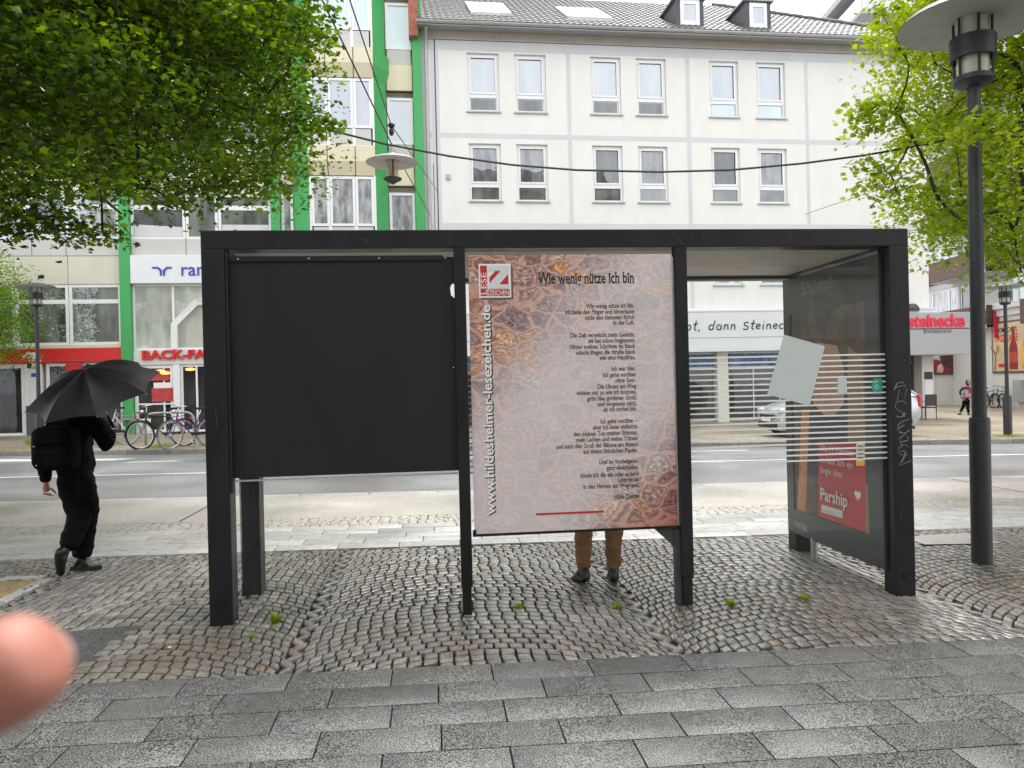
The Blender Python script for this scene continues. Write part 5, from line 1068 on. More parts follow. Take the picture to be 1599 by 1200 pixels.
# ================================================================ LAMPS, CABLES
lamp_m2 = mat('lamp_grey', (.028, .03, .034), .5, var=.25, scale=12, bump=.15, bscale=120); lamp_under = mat('lamp_reflector', (.36, .36, .33), .6, var=.15, scale=4); milk = mat('frosted_lamp_glass', (.50, .50, .40), .35, var=.25, scale=6)
def street_lamp(loc, k, label, group, scale=1.0, tilt=0, disc=.58, base_r=.082):
    r = empty('street_lamp', loc, label, 'street lamp', group); r.rotation_euler = (0, tilt, 0); s = scale; z = lambda v: v*s
    m = MB(); m.lathe([(base_r, -.15), (base_r, z(1.22)), (base_r*.93, z(1.25)), (.058*s, z(1.252)), (.053*s, z(4.10)), (.06*s, z(4.10))], 20); m.build('pole', lamp_m2, r, smooth=True)
    m = MB(); m.lathe([(.06*s, z(4.08)), (.13*s, z(4.10)), (.155*s, z(4.13)), (.155*s, z(4.17)), (.13*s, z(4.175))], 24, cap=True); c = m.build('collar', lamp_m2, r, smooth=True)
    m = MB(); m.lathe([(.125*s, z(4.176)), (.125*s, z(4.66))], 24, cap=True); m.build('lamp_glass', milk, r, smooth=True)
    m = MB(); m.lathe([(.150*s, z(4.32)), (.180*s, z(4.32)), (.180*s, z(4.50)), (.150*s, z(4.50))], 28); m.lathe([(.150*s, z(4.50)), (.150*s, z(4.32))], 28)
    for i in range(6): a = i*pi/3+.3; m.tube([(.146*s*cos(a), .146*s*sin(a), z(4.17)), (.146*s*cos(a), .146*s*sin(a), z(4.66))], .011*s, 6)
    m.build('guard', lamp_m2, r, smooth=True)
    m = MB(); m.mi = 0; m.lathe([(.10*s, z(4.66)), (disc*s*.96, z(4.645)), (disc*s, z(4.64))], 40); m.mi = 1; m.lathe([(disc*s, z(4.645)), (disc*s*.9, z(4.70)), (disc*s*.3, z(4.78)), (0.02, z(4.80))], 40); m.build('reflector_disc', [lamp_under, lamp_m2], r, smooth=True)
    return r
g = gnd(1533.5, 879); street_lamp(g, 0, 'tall dark lamp post with a wide disc hood right of the shelter', 'street lamps', 1.0, .004)
g = gnd(1574, 680, .1); street_lamp(g, 1, 'slim far lamp post in front of the drinks poster', 'street lamps', (HC+ray(1572, 446)[1]*g.y-g.z)/4.7, 0, .62, .10)
g = gnd(63, 692, .1); g.y -= 2; g = Vector((ray(62, 690)[0]*19.4, 19.4, g.z)); street_lamp(g, 2, 'far lamp post with stickers in front of the red fascia, left', 'street lamps', (HC+ray(57, 447)[1]*g.y-g.z)/4.7, 0, .55, .10)
# hanging lamp
YH = 14.3; top = atY(612, 229, YH); HL = empty('hanging_lamp', top, 'hanging street lamp with a pale disc strung on wires above the road', 'street lamp'); sH = (HC+ray(612, 229)[1]*YH)-(HC+ray(612, 288)[1]*YH)
dz = lambda py: -(py-229)/59*sH; DR = 41/1200*YH
m = MB(); m.mi = 0; m.lathe([(.12, dz(252)), (DR*.97, dz(255)), (DR, dz(254))], 36); m.mi = 1; m.lathe([(DR, dz(254)), (DR*.8, dz(249.5)), (DR*.25, dz(243)), (.05, dz(239)), (.03, dz(230))], 36); m.build('reflector_disc', [mat('hung_reflector', (.50, .48, .45), .6, var=.15, scale=5), mat('hung_top', (.42, .41, .39), .6)], HL, smooth=True)
m = MB(); m.lathe([(.11, dz(252)), (.11, dz(279))], 18, cap=True); m.build('lamp_glass', mat('amber_milk_glass', (.62, .54, .38), .35, var=.15), HL, smooth=True)
m = MB(); m.lathe([(.17, dz(279)), (.17, dz(281)), (.08, dz(285)), (.03, dz(288))], 18, cap=True); m.lathe([(.24, dz(251)), (.24, dz(249)), (.1, dz(247))], 18); m.tube([(.03, -.115, dz(252)), (.03, -.115, dz(280))], .012, 6); m.build('cap', lamp_m2, HL, smooth=True)
def wire(pts, r, label, nm='wire', sag=0):
    P = [Vector(p) for p in pts]
    if sag:
        A, Bq = P[0], P[-1]; P = [A.lerp(Bq, i/20)-Vector((0, 0, sag*4*(i/20)*(1-i/20))) for i in range(21)]
    m = MB(); m.tube(P, r, 5); c = P[len(P)//2]; o = m.build(nm, mat('black_cable', (.02, .02, .02), .5), None, off=tuple(c)); o.location = c; return tag(o, label, 'cable')
fx, fz = B(672, 337, .03); wire([BF.w(fx, -.03, fz), top+Vector((0, 0, .0))], .012, 'thin wire from the hanging lamp down to the white wall corner')
wire([top+Vector((0, 0, .03)), atY(503, 0, 9.8), atY(470, -70, 8.6)], .012, 'thin wire holding the hanging lamp from above, nearer the leaves')
fx, fz = B(682, 297, .03); sp = atY(611, 196, YH); w2 = wire([BF.w(fx, -.03, fz), sp, atY(546, 0, 9.6), atY(520, -80, 8.4)], .010, 'second thin wire with an insulator passing just above the hanging lamp')
m = MB(); m.ball((0, 0, 0), (.07, .07, .05)); m.ball((0, 0, -.12), (.05, .05, .08)); o = m.build('insulator', lamp_m2, w2); o.location = sp-w2.location
pts = [(-7.2, 9.3, 5.2)]+[tuple(atY(x, y, 9.3)) for x, y in ((300, 148), (360, 165), (440, 185), (520, 205), (600, 225), (700, 244), (800, 258), (900, 266), (1030, 269), (1140, 266), (1250, 256), (1350, 243), (1450, 225), (1530, 207), (1599, 190))]+[(9.3, 9.6, 5.5)]
wire(pts, .013, 'thick black cable sagging across the street between the two maples', 'overhead_cable')
q1 = B(1258, 334.5, .02); q2 = B(1400, 302, .02); wire([BF.w(q1[0], -.02, q1[1]), BF.w(16.5, -6.5, 8.9), BF.w(22, -13, 9.6)], .009, 'faint wire from the blank white wall up into the yellow green maple')

# ================================================================ PEOPLE
def skin_bm(nodes, edges, root, sub=2):
    """a continuous surface grown round a skeleton: nodes {name: (co, r) or (co, rx, ry)}"""
    me = bpy.data.meshes.new('grow'); names = list(nodes); ix = {k: i for i, k in enumerate(names)}
    me.from_pydata([nodes[k][0] for k in names], [(ix[a], ix[b]) for a, b in edges], [])
    ob = bpy.data.objects.new('grow', me); COL.objects.link(ob); sk = ob.modifiers.new('Skin', 'SKIN')
    if not me.skin_vertices:
        bpy.context.view_layer.update()
    lay_ = me.skin_vertices[0].data
    for k, i in ix.items():
        n_ = nodes[k]; lay_[i].radius = (n_[1], n_[2] if len(n_) > 2 else n_[1]); lay_[i].use_root = (k == root)
    sk.use_smooth_shade = True; sk.branch_smoothing = .6
    s = ob.modifiers.new('Sub', 'SUBSURF'); s.levels = sub; s.render_levels = sub
    bpy.context.view_layer.update(); out = bpy.data.meshes.new_from_object(ob.evaluated_get(bpy.context.evaluated_depsgraph_get()))
    bpy.data.objects.remove(ob); bpy.data.meshes.remove(me); return out
def chain(prefix, pts):
    """nodes and edges of one limb"""
    n_ = {f'{prefix}{i}': p for i, p in enumerate(pts)}; e_ = [(f'{prefix}{i}', f'{prefix}{i+1}') for i in range(len(pts)-1)]; return n_, e_
def hand_mb(mb, wrist, direction, palm, s=1.0, curl=.6, thumb_side=1):
    """palm and five separate curled fingers; direction = wrist to knuckles, palm = the way the palm faces"""
    d = Vector(direction).normalized(); p = Vector(palm); p = (p-d*p.dot(d)).normalized(); side = d.cross(p)*thumb_side; w_ = Vector(wrist)
    me = skin_bm({'a': (w_-d*.02, .024*s, .018*s), 'b': (w_+d*.035*s, .032*s, .016*s), 'c': (w_+d*.08*s, .036*s, .014*s)}, [('a', 'b'), ('b', 'c')], 'a', 1); mb.mesh(me)
    for i, (off, ln) in enumerate(((.030, .072), (.010, .082), (-.010, .076), (-.029, .060))):
        q = w_+d*.085*s+side*off*s; pts = []; a = .12+.1*i*.3
        for k, f in enumerate((.0, .42, .33, .25)):
            q = q+(d*cos(a)+p*sin(a))*ln*f*s; pts.append((q.copy(), (.0098-.0011*k)*s)); a += curl
        n_, e_ = chain('f', pts); mb.mesh(skin_bm(n_, e_, 'f0', 1))
    q = w_+d*.03*s+side*.03*s; pts = [(q.copy(), .012*s)]
    for k, (dd, f) in enumerate(((d*.6+side*.75+p*.25, .035), (d*.85+side*.25+p*.5, .03), (d*.9+p*.45, .024))): q = q+dd.normalized()*f*s; pts.append((q.copy(), (.011-.0012*k)*s))
    n_, e_ = chain('t', pts); mb.mesh(skin_bm(n_, e_, 't0', 1))
def head_mb(mb, c, fwd, s=1.0):
    """head with brow, nose, mouth, chin, ears and eye hollows; fwd = horizontal facing"""
    f = Vector(fwd); f.z = 0; f.normalize(); M_ = Matrix.Translation(c) @ Matrix(((f.y, f.x, 0, 0), (-f.x, f.y, 0, 0), (0, 0, 1, 0), (0, 0, 0, 1)))
    bm = bmesh.new(); bmesh.ops.create_uvsphere(bm, u_segments=28, v_segments=22, radius=1)
    for v in bm.verts:
        x, y, z = v.co; x *= .074; y *= .096; z *= .118
        if z < -.02: t = min(1, (-z-.02)/.09); x *= 1-.34*t; y = y*(1-.18*t)+(.012*t if y > 0 else 0)
        if y > 0:
            g = lambda cx, cz, sx, sz: math.exp(-((x-cx)/sx)**2-((z-cz)/sz)**2)
            y += .026*g(0, -.022, .011, .018)+.012*g(0, -.002, .009, .022)+.006*g(0, .024, .05, .012)-.012*(g(.030, .004, .016, .011)+g(-.030, .004, .016, .011))+.008*g(0, -.062, .020, .007)-.005*g(0, -.068, .022, .004)+.008*g(0, -.098, .02, .015)
        v.co = Vector((x, y, z))*s
    mb.bm(bm, M_)
    for sg in (-1, 1): mb.ball((0, 0, 0), (.010*s, .019*s, .031*s), M_ @ Matrix.Translation((sg*.076*s, -.006*s, -.005*s)) @ Matrix.Rotation(.25*sg, 4, 'Z'), 10)
    return M_
def eyes(parent, M_, s, off):
    for sg in (-1, 1):
        m = MB(); m.ball((sg*.030*s, .078*s, .004*s), .0105*s, M_, 10); o = m.build('eye', mat('eye_white', (.6, .58, .55), .2, var=0), parent, off=off, smooth='all')
        m = MB(); m.ball((sg*.030*s, .0875*s, .004*s), (.005*s, .003*s, .005*s), M_, 8); m.build('iris', black_ink, o, off=off, smooth='all')
def folds(o, amp, fx=8, fz=22, keep=.0):
    me = o.data
    for v in me.vertices:
        c = v.co; k = mnoise.noise(Vector((c.x*fx, c.y*fx, c.z*fz+c.x*6)))+.5*mnoise.noise(Vector((c.x*fx*2.3+4, c.y*fx*2.3, c.z*fz*1.9)))
        v.co = c+v.normal*amp*k
    me.update(); return o
def person(loc, label, J, mats, s=1.0, hair='short', fwd=(0, 1, 0), rz=0, grip=None, bulk=.88):
    """J: joints in metres from the ground point under the person, world aligned; mats: skin, top, trousers, shoes, hair"""
    r = empty('person', loc, label, 'person', rz=rz); z0 = (0, 0, 0); V = Vector
    J = {k: V(v) for k, v in J.items()}; body = MB()
    n_ = {'pel': (J['pelvis'], .10*s, .075*s), 'bel': (J['pelvis'].lerp(J['chest'], .5), .10*s, .07*s), 'che': (J['chest'], .13, .09), 'nec': (J['neck'], .05), 'hea': (J['head']-V((0, 0, .05)), .05)}; e_ = [('pel', 'bel'), ('bel', 'che'), ('che', 'nec'), ('nec', 'hea')]
    for q in 'LR':
        n_.update({q+'sh': (J['sh'+q], .055), q+'el': (J['el'+q], .038), q+'wr': (J['wr'+q], .025), q+'hi': (J['hip'+q], .08), q+'kn': (J['kn'+q], .052), q+'ca': (J['kn'+q].lerp(J['an'+q], .35), .05), q+'an': (J['an'+q]+V((0, 0, .02*s)), .028*s), q+'to': (J['an'+q].lerp(J['to'+q], .55), .014*s)})
        e_ += [('che', q+'sh'), (q+'sh', q+'el'), (q+'el', q+'wr'), ('pel', q+'hi'), (q+'hi', q+'kn'), (q+'kn', q+'ca'), (q+'ca', q+'an'), (q+'an', q+'to')]
    body.mesh(skin_bm(n_, e_, 'pel')); M_ = head_mb(body, J['head'], fwd, s)
    for q in 'LR':
        g = (grip or {}).get(q); d = J['wr'+q]-J['el'+q]; hand_mb(body, J['wr'+q], g[0] if g else d, g[1] if g else (V((0, 1, 0)) if abs(d.normalized().y) < .8 else V((0, 0, 1))), s, curl=(g[2] if g else .45), thumb_side=(1 if q == 'L' else -1))
    b = body.build('body', mats[0], r, smooth='all'); eyes(r, M_, s, z0)
    # jacket
    n_ = {'hem': (J['pelvis']+V((0, 0, -.10*s)), .185*s*bulk, .135*s*bulk), 'wai': (J['pelvis']+V((0, 0, .14*s)), .18*s*bulk, .13*s*bulk), 'che': (J['chest'], .195*s*bulk, .135*s*bulk), 'top': (J['chest'].lerp(J['neck'], .6), .13*s, .10*s), 'col': (J['neck'], .072*s)}; e_ = [('hem', 'wai'), ('wai', 'che'), ('che', 'top'), ('top', 'col')]
    for q in 'LR':
        mid = J['sh'+q].lerp(J['el'+q], .5); m2 = J['el'+q].lerp(J['wr'+q], .5)
        n_.update({q+'a': (J['sh'+q], .085*s*bulk), q+'b': (mid, .072*s*bulk), q+'c': (J['el'+q], .066*s*bulk), q+'d': (m2, .058*s*bulk), q+'e': (J['wr'+q].lerp(J['el'+q], .06), .046*s)}); e_ += [('top', q+'a'), (q+'a', q+'b'), (q+'b', q+'c'), (q+'c', q+'d'), (q+'d', q+'e')]
    m = MB(); m.mesh(skin_bm(n_, e_, 'che', 3)); folds(m.build('jacket', mats[1], r, smooth='all'), .013*s, 9, 15)
    n_ = {'w': (J['pelvis']+V((0, 0, .10*s)), .165*s, .12*s), 'p': (J['pelvis']+V((0, 0, -.06*s)), .165*s, .12*s)}; e_ = [('w', 'p')]
    for q in 'LR':
        h, k, a = J['hip'+q], J['kn'+q], J['an'+q]
        n_.update({q+'1': (h+V((0, 0, -.06*s)), .120*s*bulk), q+'2': (h.lerp(k, .55), .108*s*bulk), q+'3': (k, .092*s*bulk), q+'4': (k.lerp(a, .3), .086*s*bulk), q+'5': (k.lerp(a, .75), .072*s*bulk), q+'6': (k.lerp(a, .97), .070*s*bulk)}); e_ += [('p', q+'1')]+[(q+str(i), q+str(i+1)) for i in range(1, 6)]
    m = MB(); m.mesh(skin_bm(n_, e_, 'p', 3)); folds(m.build('trousers', mats[2], r, smooth='all'), .012*s, 7, 19)
    for q in 'LR':
        a, t = J['an'+q], J['to'+q]; d = (t-a); heel = J.get('he'+q, V((a.x, a.y, a.z-.06))-V((d.x, d.y, 0)).normalized()*.045)
        up = (a-heel); sole_n = V((0, 0, 1)) if abs(d.z) < .09 else d.cross(d.cross(up)).normalized()*-1
        m = MB(); m.mesh(skin_bm({'an': (a+V((0, 0, .03*s)), .048*s), 'he': (heel+V((0, 0, .012)), .040*s), 'mi': (heel.lerp(t, .5)+V((0, 0, .012)), .046*s, .040*s), 'ba': (heel.lerp(t, .78), .048*s, .034*s), 'to': (t, .036*s, .026*s)}, [('an', 'he'), ('he', 'mi'), ('mi', 'ba'), ('ba', 'to'), ('an', 'mi')], 'mi')); so_ = m.build('shoe', mats[3], r, smooth='all'); L0 = heel.lerp(t, .5)
        if abs(d.z) < .09*s: hd_ = V((d.x, d.y, 0)).normalized(); sd2 = V((-hd_.y, hd_.x, 0)); ln_ = (V((t.x, t.y, 0))-V((heel.x, heel.y, 0))).length/2+.045; m = MB(); m.prism([tuple((V((L0.x, L0.y, 0))+hd_*a*ln_+sd2*b*.050)[:2]) for a, b in ((-1, -.5), (-.85, -.8), (-.3, -.72), (.4, -1), (.85, -.75), (1, -.2), (1, .2), (.85, .75), (.4, 1), (-.3, .72), (-.85, .8), (-1, .5))], 'z', .0, .03); m.build('sole', rubber, so_)
    m = MB()
    if hair == 'hood': m.ball(tuple(J['head']+V((0, 0, .0))-V(fwd)*.03), (.115*s, .115*s, .15*s), None, 16)
    else:
        bm = bmesh.new(); bmesh.ops.create_uvsphere(bm, u_segments=20, v_segments=14, radius=1); bmesh.ops.delete(bm, geom=[v for v in bm.verts if v.co.z < -.25 or (v.co.y > .45 and v.co.z < .35)], context='VERTS')
        for v in bm.verts: k = 1+.05*mnoise.noise(v.co*6); v.co = Vector((v.co.x*.082*k, v.co.y*.104*k-.006, v.co.z*.126*k+.004))*s
        m.bm(bm, M_)
    m.build('hair', mats[4], r, smooth='all'); return r
cloth_black = mat('black_cloth', (.0042, .0042, .005), .85, var=.35, scale=9, bump=.9, bscale=22, spec=.12); trouser_black = mat('black_trouser', (.005, .005, .006), .85, var=.3, scale=7, bump=1.0, bscale=13, spec=.12)
shoe_black = mat('black_shoe', (.010, .010, .011), .38, var=.2, scale=20); hair_dark = mat('dark_hair', (.02, .015, .012), .6, var=.4, scale=40)
corduroy = mat('ochre_corduroy', (.24, .11, .038), .85, var=.35, scale=7, bump=1.0, bscale=14); coat_grey = mat('olive_coat', (.05, .05, .035), .85, var=.2, bump=.3)
# -- the man with the umbrella, walking off to the right
gm_ = gnd(121, 892); YM = gm_.y
def mp_(px, py, dy=0): q = atY(px, py, YM+dy); return (q.x-gm_.x, q.y-gm_.y, q.z-gm_.z)
JM = dict(pelvis=mp_(118, 738), chest=mp_(115, 672), neck=mp_(121, 636, .03), head=mp_(124, 612, .06), shL=mp_(84, 665, .02), elL=mp_(70, 715, -.02), wrL=mp_(72, 757, .05), shR=mp_(154, 666, .02), elR=mp_(169, 700, -.02), wrR=mp_(170, 668, .12),
          hipL=mp_(110, 752), knL=mp_(127, 806, .03), anL=mp_(103, 862, -.16), toL=mp_(95, 900, -.20), heL=mp_(91, 866, -.27), hipR=mp_(134, 752, .02), knR=mp_(134, 815, .12), anR=mp_(127, 876, .05), toR=mp_(150, 887, .06))
person(tuple(gm_), 'man in black with a rucksack, walking away under a large black umbrella', JM, [skin_m, cloth_black, trouser_black, shoe_black, hair_dark], .96, bulk=1.2, fwd=(.35, 1, 0), grip={'R': ((-.15, .25, .95), (-.9, .2, 0), .95)})
m = MB(); a = mp_(150, 745); m.tube([Vector(mp_(x, y, d))+gm_ for x, y, d in ((128, 751, -.125), (140, 749, -.11), (150, 746, -.07), (155, 744, .0))], .006, 6)
# rucksack
RB = empty('rucksack', Vector(mp_(92, 738, -.18))+gm_, 'plain black rucksack on the back of the man under the umbrella', 'rucksack'); ro = Vector(RB.location)
pack = mat('rucksack_fabric', (.0035, .0035, .004), .8, var=.3, scale=14, bump=.3, bscale=60, spec=.1)
a = Vector(mp_(60, 735, -.16))+gm_; b = Vector(mp_(124, 664, -.16))+gm_
def softbox(x0, x1, y0, y1, z0, z1, rnd, nm, mt, par, off):
    bm = bmesh.new(); bmesh.ops.create_cube(bm, size=1); bmesh.ops.subdivide_edges(bm, edges=bm.edges[:], cuts=3, use_grid_fill=True)
    for v in bm.verts:
        c = v.co*2; n_ = Vector([abs(k)**3.2 for k in c]); l = (n_.x+n_.y+n_.z)**(1/3.2); k = max(abs(c.x), abs(c.y), abs(c.z))/max(l, 1e-6); c = c*(1-rnd+rnd*k); v.co = Vector((x0+(c.x+1)/2*(x1-x0), y0+(c.y+1)/2*(y1-y0), z0+(c.z+1)/2*(z1-z0)))
    bmesh.ops.subdivide_edges(bm, edges=bm.edges[:], cuts=1, smooth=.6, use_grid_fill=True); m = MB(); m.bm(bm); return m.build(nm, mt, par, off=off, smooth='all')
softbox(a.x, b.x, a.y-.14, a.y+.06, a.z, b.z, .7, 'pack_body', pack, RB, ro); softbox(a.x+.03, b.x-.03, a.y-.165, a.y-.10, a.z+.03, a.z+.19, .8, 'front_pocket', pack, RB, ro); softbox(a.x+.04, b.x-.04, a.y-.160, a.y-.10, a.z+.225, b.z-.06, .8, 'front_pocket', pack, RB, ro)
for x in (a.x+.06, b.x-.05): m = MB(); m.tube([(x, a.y, b.z-.02), (x, a.y+.08, b.z+.04), (x, a.y+.25, b.z-.02), (x, a.y+.27, b.z-.18), (x, a.y+.1, a.z+.05)], .02, 6); m.build('strap', pack, RB, off=ro)
m = MB()
for px, py, w2 in ((66, 686, .055), (88, 693, .012), (92, 721, .012)): q = Vector(mp_(px, py))+gm_; m.box(q.x, q.x+w2, a.y-.172, a.y-.158, q.z-.004, q.z+.004)
m.build('zip_pull', mat('pale_tag', (.5, .5, .48), .4), RB, off=ro)
# umbrella: eight panels stretched between bent ribs
UC = Vector(mp_(148, 611, -.05))+gm_; ax_ = Vector((-.10, -.46, .88)).normalized(); ru = .545
UM = empty('umbrella', UC, 'large open black umbrella held low over the walking man', 'umbrella'); t1 = Vector((1, .05, .17)); t1 = (t1-ax_*t1.dot(ax_)).normalized(); t2 = ax_.cross(t1)
fab = mat('umbrella_fabric', (.0032, .0032, .004), .5, var=.2, scale=5, bump=.25, bscale=9, spec=.24); V_ = []; F_ = []; NS = 8; NU = 6; NR = 8; hA = .215
def upt(i, u, k):                                     # rib index i + fraction u, ring k
    rho = k/NR; a = 2*pi*(i+u)/NS+.36; sagx = 4*u*(1-u)
    rr_ = ru*rho*(1-.115*sagx*rho**.7)*(cos(pi/NS*0)); edge = (cos(pi/NS)/cos(2*pi/NS*(u-.5)))*.55+.45; rr_ *= edge
    h = hA*(1-rho**2.1)-.028*sagx*sin(pi*min(1, rho*1.05))**1-.00
    return t1*cos(a)*rr_+t2*sin(a)*rr_+ax_*h
m = MB()
for i in range(NS):
    base = len(m.v); vs = [upt(i, u/NU, k) for k in range(NR+1) for u in range(NU+1)]; m.add(vs, [(k*(NU+1)+u, k*(NU+1)+u+1, (k+1)*(NU+1)+u+1, (k+1)*(NU+1)+u) for k in range(NR) for u in range(NU)])
cn_ = m.build('canopy', fab, UM, smooth=True)
for i in range(NS):
    m = MB(); m.tube([upt(i, 0, k)-ax_*.006 for k in range(NR+1)]+[upt(i, 0, NR)+(upt(i, 0, NR)-upt(i, 0, NR-1)).normalized()*.014], .0028, 5); rb_ = m.build('rib', galv, UM)
    m = MB(); m.tube([ax_*(-.06), upt(i, 0, 4)-ax_*.008], .0022, 5); m.build('stretcher', galv, rb_)
hand_p = Vector(mp_(171, 655, .10))+gm_-UC; m = MB(); m.tube([ax_*(hA+.05), ax_*(hA-.02), ax_*-.1, (ax_*-.1).lerp(hand_p, .6), hand_p], .0055, 8); m.build('shaft', galv, UM)
m = MB(); d_ = (hand_p-(ax_*-.1)).normalized(); m.tube([hand_p-d_*.04, hand_p+d_*.09], .013, 10); m.build('handle', mat('black_plastic', (.012, .012, .012), .4), UM); m = MB(); m.lathe([(.02, 0), (.006, .012), (.004, .06)], 10, mat=ax_.to_track_quat('Z', 'Y').to_matrix().to_4x4() @ Matrix.Translation((0, 0, hA-.004))); m.build('tip', black_ink, UM)
# -- the man waiting behind the poem board
gl_ = (gnd(907, 911)+gnd(958, 909))/2; YL = gl_.y
def ml(px, py, dy=0): q = atY(px, py, YL+dy); return (q.x-gl_.x, q.y-gl_.y, q.z-gl_.z)
JL = dict(pelvis=ml(934, 735), chest=ml(934, 655), neck=ml(934, 612), head=ml(934, 585, .02), shL=ml(896, 632), elL=ml(884, 690), wrL=ml(890, 735, .08), shR=ml(972, 632), elR=ml(984, 690), wrR=ml(978, 735, .08),
          hipL=ml(916, 748), knL=ml(911, 826, .02), anL=ml(911, 893), toL=ml(892, 906, .16), hipR=ml(953, 748), knR=ml(958, 826, .02), anR=ml(958, 893), toR=ml(952, 904, .20))
person(tuple(gl_), 'person in ochre corduroy trousers standing behind the poem board, facing the road', JL, [skin_m, coat_grey, corduroy, mat('dark_walking_shoe', (.022, .022, .024), .5, var=.3, scale=30), hair_dark], 1.0, fwd=(0, 1, 0))
# -- the woman crossing the far square
gw = gnd(1505, 648, .1); sW = 33.5*gw.y/1200*.0; kW = (HC+ray(1508, 592)[1]*gw.y-gw.z)
def mw(px, py, dy=0): q = atY(px, py, gw.y+dy); return (q.x-gw.x, q.y-gw.y, q.z-gw.z)
JW = dict(pelvis=mw(1509, 620), chest=mw(1510, 609), neck=mw(1511, 603), head=mw(1512, 598, -.05), shL=mw(1503, 607), elL=mw(1498.5, 613), wrL=mw(1501.5, 618.5, -.1), shR=mw(1516.5, 607), elR=mw(1518, 613), wrR=mw(1517, 618.5, -.1),
          hipL=mw(1506.5, 622), knL=mw(1505, 634, -.05), anL=mw(1499.5, 643.5), toL=mw(1496.5, 646.5, -.1), hipR=mw(1512, 622), knR=mw(1511, 635, -.1), anR=mw(1512.5, 646), toR=mw(1513.5, 649, -.22))
PW = person(tuple(gw), 'small distant figure in dark clothes with a pink scarf crossing the square', JW, [skin_m, mat('charcoal_coat', (.03, .03, .034), .85), trouser_black, mat('grey_boot', (.12, .11, .10), .6), hair_dark], kW/1.72, hair='hood', fwd=(-.2, -1, 0))
m = MB(); c = Vector(mw(1511, 605.5, -.06)); m.lathe([(.08, -.07), (.105, -.03), (.10, .02), (.07, .05)], 16, tuple(c)); m.box(c.x-.03, c.x+.04, c.y-.15, c.y-.11, c.z-.22, c.z-.03); m.build('scarf', mat('pink_scarf', (.40, .03, .10), .8, var=.25, scale=9), PW, smooth=True)
m = MB(); c = Vector(mw(1510, 614, -.1)); m.bbox(c.x-.13, c.x+.13, c.y-.075, c.y-.03, c.z-.16, c.z+.13, .02); m.build('pullover', mat('grey_pullover', (.38, .37, .37), .85, var=.3, scale=20), PW)
m = MB(); m.bbox(c.x-.16, c.x+.17, c.y-.09, c.y+.2, c.z-.20, c.z-.155, .01); m.build('hem', MATS['pink_scarf'], PW)
# -- a fingertip in front of the lens, lower left
FD = .112
def fp(px, py, d=FD): q = atY(px, py, d); return q
HB = empty('hand', fp(-520, 1380, .135), 'blurred fingertip very close to the lens at the lower left', 'hand'); ho = Vector(HB.location)
fs = mat('finger_skin', (.44, .175, .125), .45, var=.3, scale=70, bump=.15, bscale=900)
m = MB()
def fing(pts): 
    n_, e_ = chain('g', [(fp(x, y, d)-ho, r) for x, y, d, r in pts]); m.mesh(skin_bm(n_, e_, 'g0', 3))
fing([(-640, 1420, .128, .0095), (-420, 1300, .120, .0090), (-250, 1200, .114, .0087), (-90, 1104, .112, .0088), (-10, 1062, .112, .0083), (26, 1042, .112, .0085), (84, 1008, .112, .0067)])
for k, (dy, ln) in enumerate(((150, 300), (290, 280), (420, 230))): fing([(-640+20*k, 1430+dy, .132, .0095), (-640+ln*.5, 1400+dy, .118, .0085), (-640+ln, 1470+dy, .112, .0078), (-640+ln*.75, 1560+dy, .118, .007), (-640+ln*.4, 1560+dy, .126, .006)])
fing([(-860, 1350, .13, .011), (-760, 1200, .118, .0095), (-640, 1110, .112, .0085), (-560, 1060, .112, .0070)])
n_, e_ = chain('p', [(fp(-1500, 2300, .16)-ho, .028, .022), (fp(-1200, 1950, .15)-ho, .027, .02), (fp(-900, 1620, .14)-ho, .036, .017), (fp(-720, 1560, .134)-ho, .034, .014)]); m.mesh(skin_bm(n_, e_, 'p0', 2))
m.build('body', fs, HB, smooth='all')
m = MB(); c = fp(58, 1018, .1195)-ho; m.ball((0, 0, 0), (.0062, .0018, .0048), Matrix.Translation(c) @ Matrix.Rotation(.55, 4, 'Y'), 14); m.build('fingernail', mat('nail', (.62, .36, .29), .25, var=0), HB, smooth='all')

